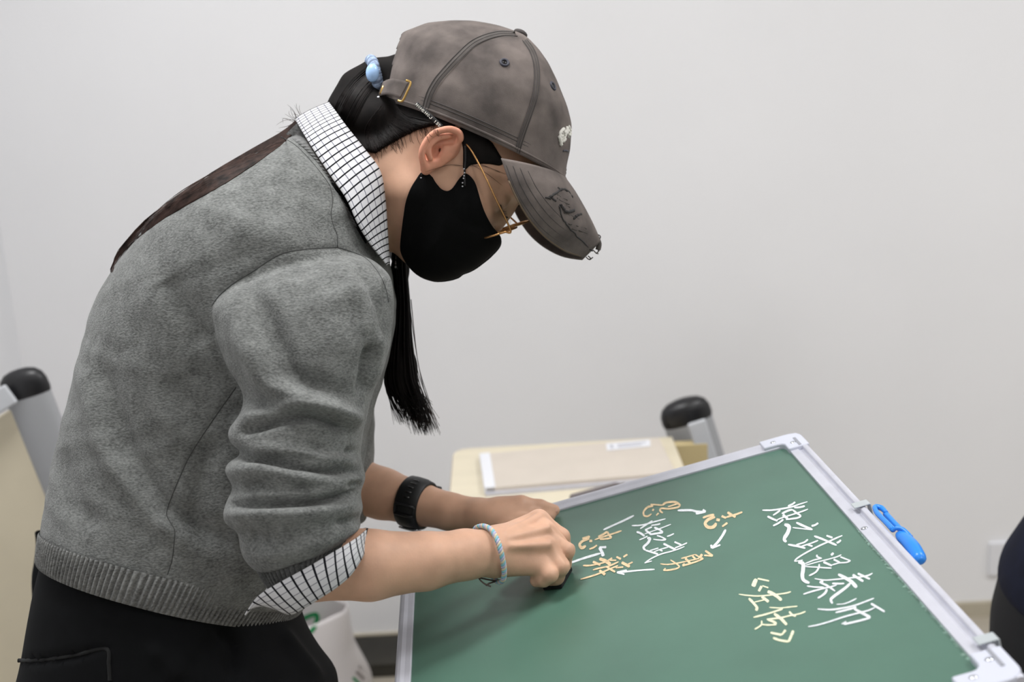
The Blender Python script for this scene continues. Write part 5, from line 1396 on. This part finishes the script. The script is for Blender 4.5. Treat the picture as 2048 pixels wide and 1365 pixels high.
for s, c in ((1, lc[0]), (-1, lc[1])):
    MB().ball(w_of(c - gb_ * 0.017 * s - gn * 0.006 - ga * 0.004), (0.0030, 0.0045, 0.0016), np.array([RT, UP, FW]), 10, 7).build('nose_pad', MT['glass'], gl)

# ---------------------------------------------------------------- wrist watch on the far arm
wt = tag(empty('wristwatch', W(835, 1010, 1.6)), 'black plastic wristwatch'); wt.parent = person; wt.location = tuple(np.array(wt.location) - np.array(person.location))
wc = K(834, 1009, 1.60); wa = K(900, 1026, 1.58) - K(770, 992, 1.62); wa /= np.linalg.norm(wa)
wy = np.array([0.0, 1, 0]) - wa * wa[1]; wy /= np.linalg.norm(wy); wz = np.cross(wa, wy)
th = np.linspace(0, 2 * np.pi, 64, endpoint=False)
def wat(angle, off, r):
    a = math.radians(angle); dr = math.cos(a) * wy + math.sin(a) * wz
    rr = np.linspace(0.018, 0.042, 97); q = sd_far(wc + wa * off + rr[:, None] * dr)
    r0 = rr[np.argmax(q > 0.0002)]
    return wc + wa * off + (r0 + r) * dr
def wring(off, r, lift=0.0):
    return np.array([wat(math.degrees(t), off, r) for t in th])
G = np.array([wring(-0.0145, 0.0005), wring(-0.015, 0.0022), wring(-0.0135, 0.0034), wring(-0.005, 0.0040), wring(0.005, 0.0040), wring(0.0135, 0.0034), wring(0.015, 0.0022), wring(0.0145, 0.0005)])
grid_obj('strap', w_of(G), MT['rubber'], wt, wrap_n=True)
mid_ = np.array([wring(-0.0060, 0.0044)[k] for k in range(64)])
nearsgn = 1 if wz[2] < 0 else -1
holes = MB()
for an in (20, 32, 44, 56, 68):
    p = wat(an * nearsgn, 0.0, 0.0040); o_ = wat(an * nearsgn, 0.0, 0.01) - p; o_ /= np.linalg.norm(o_)
    t_ = np.cross(wa, o_); holes.box(w_of(p), (0.0042, 0.0010, 0.0004), np.array([v_[0] * RT + v_[1] * UP + v_[2] * FW for v_ in (wa, t_, o_)]))
holes.build('strap_slots', MT['eyedark'], wt)
kp = MB(); Q = np.array([wat(a * nearsgn, 0.0, 0.0048) for a in np.linspace(88, 100, 6)])
for q0 in (-1, 1):
    kp.tube(w_of(np.array([wat(a * nearsgn, 0.0125 * q0, 0.0040) for a in np.linspace(86, 108, 8)])), 0.0018, 6)
for an in (86, 108): kp.tube(w_of(np.array([wat(an * nearsgn, o_, 0.0048) for o_ in np.linspace(-0.0125, 0.0125, 6)])), 0.0018, 6)
kp.build('strap_keeper', MT['rubber'], wt)
p = wat(-78 * nearsgn, 0.0, 0.0066); o_ = wat(-78 * nearsgn, 0.0, 0.02) - p; o_ /= np.linalg.norm(o_); t_ = np.cross(wa, o_)
cax = np.array([v_[0] * RT + v_[1] * UP + v_[2] * FW for v_ in (wa, t_, o_)])
cs_ = MB().box(w_of(p), (0.0135, 0.014, 0.0035), cax).build('case', MT['capblack'], wt, smooth=False); bevel(cs_, 0.0025, 3)
MB().box(w_of(p + o_ * 0.0036), (0.0105, 0.011, 0.0003), cax).build('display', mat('watch_glass', (130, 132, 140), 0.12), cs_, smooth=False)
bk = MB()
for an in (158, 172): bk.tube(w_of(np.array([wat(an * nearsgn, o2, 0.0052) for o2 in np.linspace(-0.013, 0.013, 6)])), 0.0013, 6)
for q0 in (-1, 1): bk.tube(w_of(np.array([wat(a * nearsgn, 0.013 * q0, 0.0052) for a in np.linspace(158, 172, 6)])), 0.0013, 6)
bk.build('buckle', MT['steel'], wt)

# ---------------------------------------------------------------- plaited bracelet on the near wrist
br = tag(empty('bracelet', W(985, 1105, 1.33)), 'pale blue and beige plaited cord bracelet'); br.parent = person; br.location = tuple(np.array(br.location) - np.array(person.location))
pts = [(951, 1058, 1.350), (966, 1053, 1.336), (982, 1060, 1.322), (994, 1080, 1.312), (1002, 1105, 1.309), (1007, 1130, 1.313), (1008, 1150, 1.322), (1003, 1164, 1.338), (990, 1160, 1.358), (976, 1136, 1.372), (962, 1100, 1.376), (952, 1072, 1.366)]
P = np.array([K(*p) for p in pts])
P = crom(P, 48, True); cen_ = K(980, 1106, 1.3385)
for _ in range(20):
    bad = sd_neartop(P) < 0.0026
    if not bad.any(): break
    v_ = P[bad] - cen_; P[bad] += 0.0006 * v_ / np.linalg.norm(v_, axis=1, keepdims=True)
plait(br, w_of(P), 0.0013, 0.00165, [MT['cordblue'], MT['cordbeige'], MT['cordlilac']], 20)
for pts in ([(992, 1163, 1.345), (975, 1160, 1.335), (958, 1157, 1.33), (968, 1168, 1.328), (982, 1174, 1.328)], [(990, 1164, 1.345), (978, 1168, 1.333), (972, 1172, 1.33)]):
    MB().tube(w_of(np.array([K(*p) for p in crom(np.array(pts, float), 14)])), 0.0009, 5).build('tie_cord', mat('brown_cord', (96, 84, 80), 0.8), br)

# ================================================================== BYSTANDER AT THE RIGHT EDGE
hp0 = W(1990, 1290, 1.75)
bx, by = hp0[0] + 0.207, hp0[1] + 0.02
by_root = empty('person', (bx, by, 0), 'person in navy top and black trousers cut off by the right edge', 'person')
def sd_by_body(P):
    d = sd_ell(P, (bx + 0.05, by, 1.49), (0.088, 0.078, 0.115))
    d = smin(d, sd_cap(P, (bx + 0.05, by, 1.30), (bx + 0.05, by, 1.42), 0.055, 0.05), 0.03)
    for s in (-1, 1):
        d = smin(d, sd_chain(P, [(np.array([bx + 0.06, by + 0.17 * s, 1.24]), 0.042), (np.array([bx + 0.09, by + 0.21 * s, 0.98]), 0.036), (np.array([bx + 0.16, by + 0.20 * s, 0.80]), 0.026)], 0.02), 0.03)
        d = smin(d, sd_ell(P, (bx + 0.18, by + 0.195 * s, 0.73), (0.022, 0.035, 0.045)), 0.015)
        for k, fx in enumerate((-0.024, -0.008, 0.008, 0.022)):
            d = smin(d, sd_chain(P, [(np.array([bx + 0.18, by + 0.195 * s + fx, 0.70]), .009), (np.array([bx + 0.188, by + 0.195 * s + fx, 0.66]), .008), (np.array([bx + 0.184, by + 0.195 * s + fx, 0.63 + 0.006 * abs(k - 1.5)]), .007)], .004), 0.004)
        d = smin(d, sd_chain(P, [(np.array([bx + 0.19, by + 0.17 * s, 0.75]), .011), (np.array([bx + 0.205, by + 0.15 * s, 0.71]), .009), (np.array([bx + 0.208, by + 0.145 * s, 0.68]), .008)], .004), 0.006)
    d = smin(d, sd_cap(P, (bx + 0.135, by, 1.485), (bx + 0.15, by, 1.465), 0.011, 0.013), 0.012)
    for s in (-1, 1): d = smin(d, sd_ell(P, (bx + 0.045, by + 0.088 * s, 1.485), (0.016, 0.010, 0.029)), 0.006)
    d = smin(d, sd_cap(P, (bx + 0.05, by, 1.0), (bx + 0.05, by, 1.28), 0.10, 0.10), 0.05)
    return d
V, F = sdf_mesh(sd_by_body, (bx - 0.13, by - 0.28, 0.58), (bx + 0.30, by + 0.28, 1.64), 0.006, 2)
mesh_obj('body', V, F[:, ::-1], MT['skin'], by_root)
def sd_by_hip(P, grow=0.0):
    z = P[:, 2]; rad = np.interp(z, [0.5, 0.62, 0.72, 0.80, 0.87, 0.95, 1.05, 1.2, 1.32, 1.40], [0.17, 0.193, 0.195, 0.184, 0.152, 0.14, 0.138, 0.145, 0.10, 0.06]) + grow
    cx = bx + np.interp(z, [0.7, 1.0, 1.4], [0.0, 0.012, 0.045])
    return (np.hypot(P[:, 0] - cx, (P[:, 1] - by) / 1.12) - rad) * 0.85
def sd_by_top(P):
    d = smax(smax(sd_by_hip(P), 0.76 - P[:, 2], 0.02), P[:, 2] - 1.36, 0.04)
    for s in (-1, 1):
        d = smin(d, sd_chain(P, [(np.array([bx + 0.05, by + 0.15 * s, 1.27]), 0.065), (np.array([bx + 0.08, by + 0.205 * s, 1.0]), 0.056), (np.array([bx + 0.14, by + 0.20 * s, 0.84]), 0.045)], 0.03), 0.03)
    return d
V, F = sdf_mesh(sd_by_top, (bx - 0.2, by - 0.32, 0.72), (bx + 0.3, by + 0.32, 1.42), 0.007, 3)
mesh_obj('jacket', V, F[:, ::-1], MT['navy'], by_root)
def sd_by_legs(P):
    d = smax(smax(sd_by_hip(P, -0.004), 0.60 - P[:, 2], 0.05), P[:, 2] - 0.95, 0.03)
    for s in (-1, 1):
        d = smin(d, sd_chain(P, [(np.array([bx, by + 0.085 * s, 0.70]), 0.11), (np.array([bx + 0.02, by + 0.10 * s, 0.45]), 0.088), (np.array([bx + 0.0, by + 0.11 * s, 0.07]), 0.068)], 0.03), 0.05)
    return d
V, F = sdf_mesh(sd_by_legs, (bx - 0.25, by - 0.27, 0.0), (bx + 0.25, by + 0.27, 0.98), 0.007, 3)
mesh_obj('trousers', V, F[:, ::-1], mat('black_navy_cloth', (17, 18, 23), 0.85), by_root)
def sd_by_hair(P):
    d = smax(sd_ell(P, (bx + 0.035, by, 1.525), (0.105, 0.092, 0.100)), P[:, 0] - (bx + 0.115) + (1.56 - P[:, 2]) * 0.55, 0.02)
    d = smin(d, sd_ell(P, (bx - 0.005, by, 1.45), (0.060, 0.076, 0.075)), 0.03)
    return d + 0.0012 * np.sin(P[:, 1] * 420 + 3 * np.sin(P[:, 0] * 60)) * np.sin(P[:, 0] * 300 + P[:, 2] * 25)
V, F = sdf_mesh(sd_by_hair, (bx - 0.12, by - 0.12, 1.34), (bx + 0.18, by + 0.12, 1.66), 0.004, 1)
mesh_obj('hair', V, F[:, ::-1], MT['haircore'], by_root)
q = np.linspace(0, 2 * np.pi, 40)
MB().tube(np.stack([bx + 0.048 + 0.070 * np.cos(q), by + 0.074 * np.sin(q), 1.335 + 0.012 * -np.cos(q)], 1), 0.016, 10, caps=False).build('jacket_collar', MT['navy'], by_root)
for s in (-1, 1):
    V, F = ball((bx + 0.05, by + 0.11 * s, 0.045), (0.135, 0.046, 0.043), np.eye(3), 20, 12); mesh_obj('shoe', V, F, MT['rubber'], by_root)
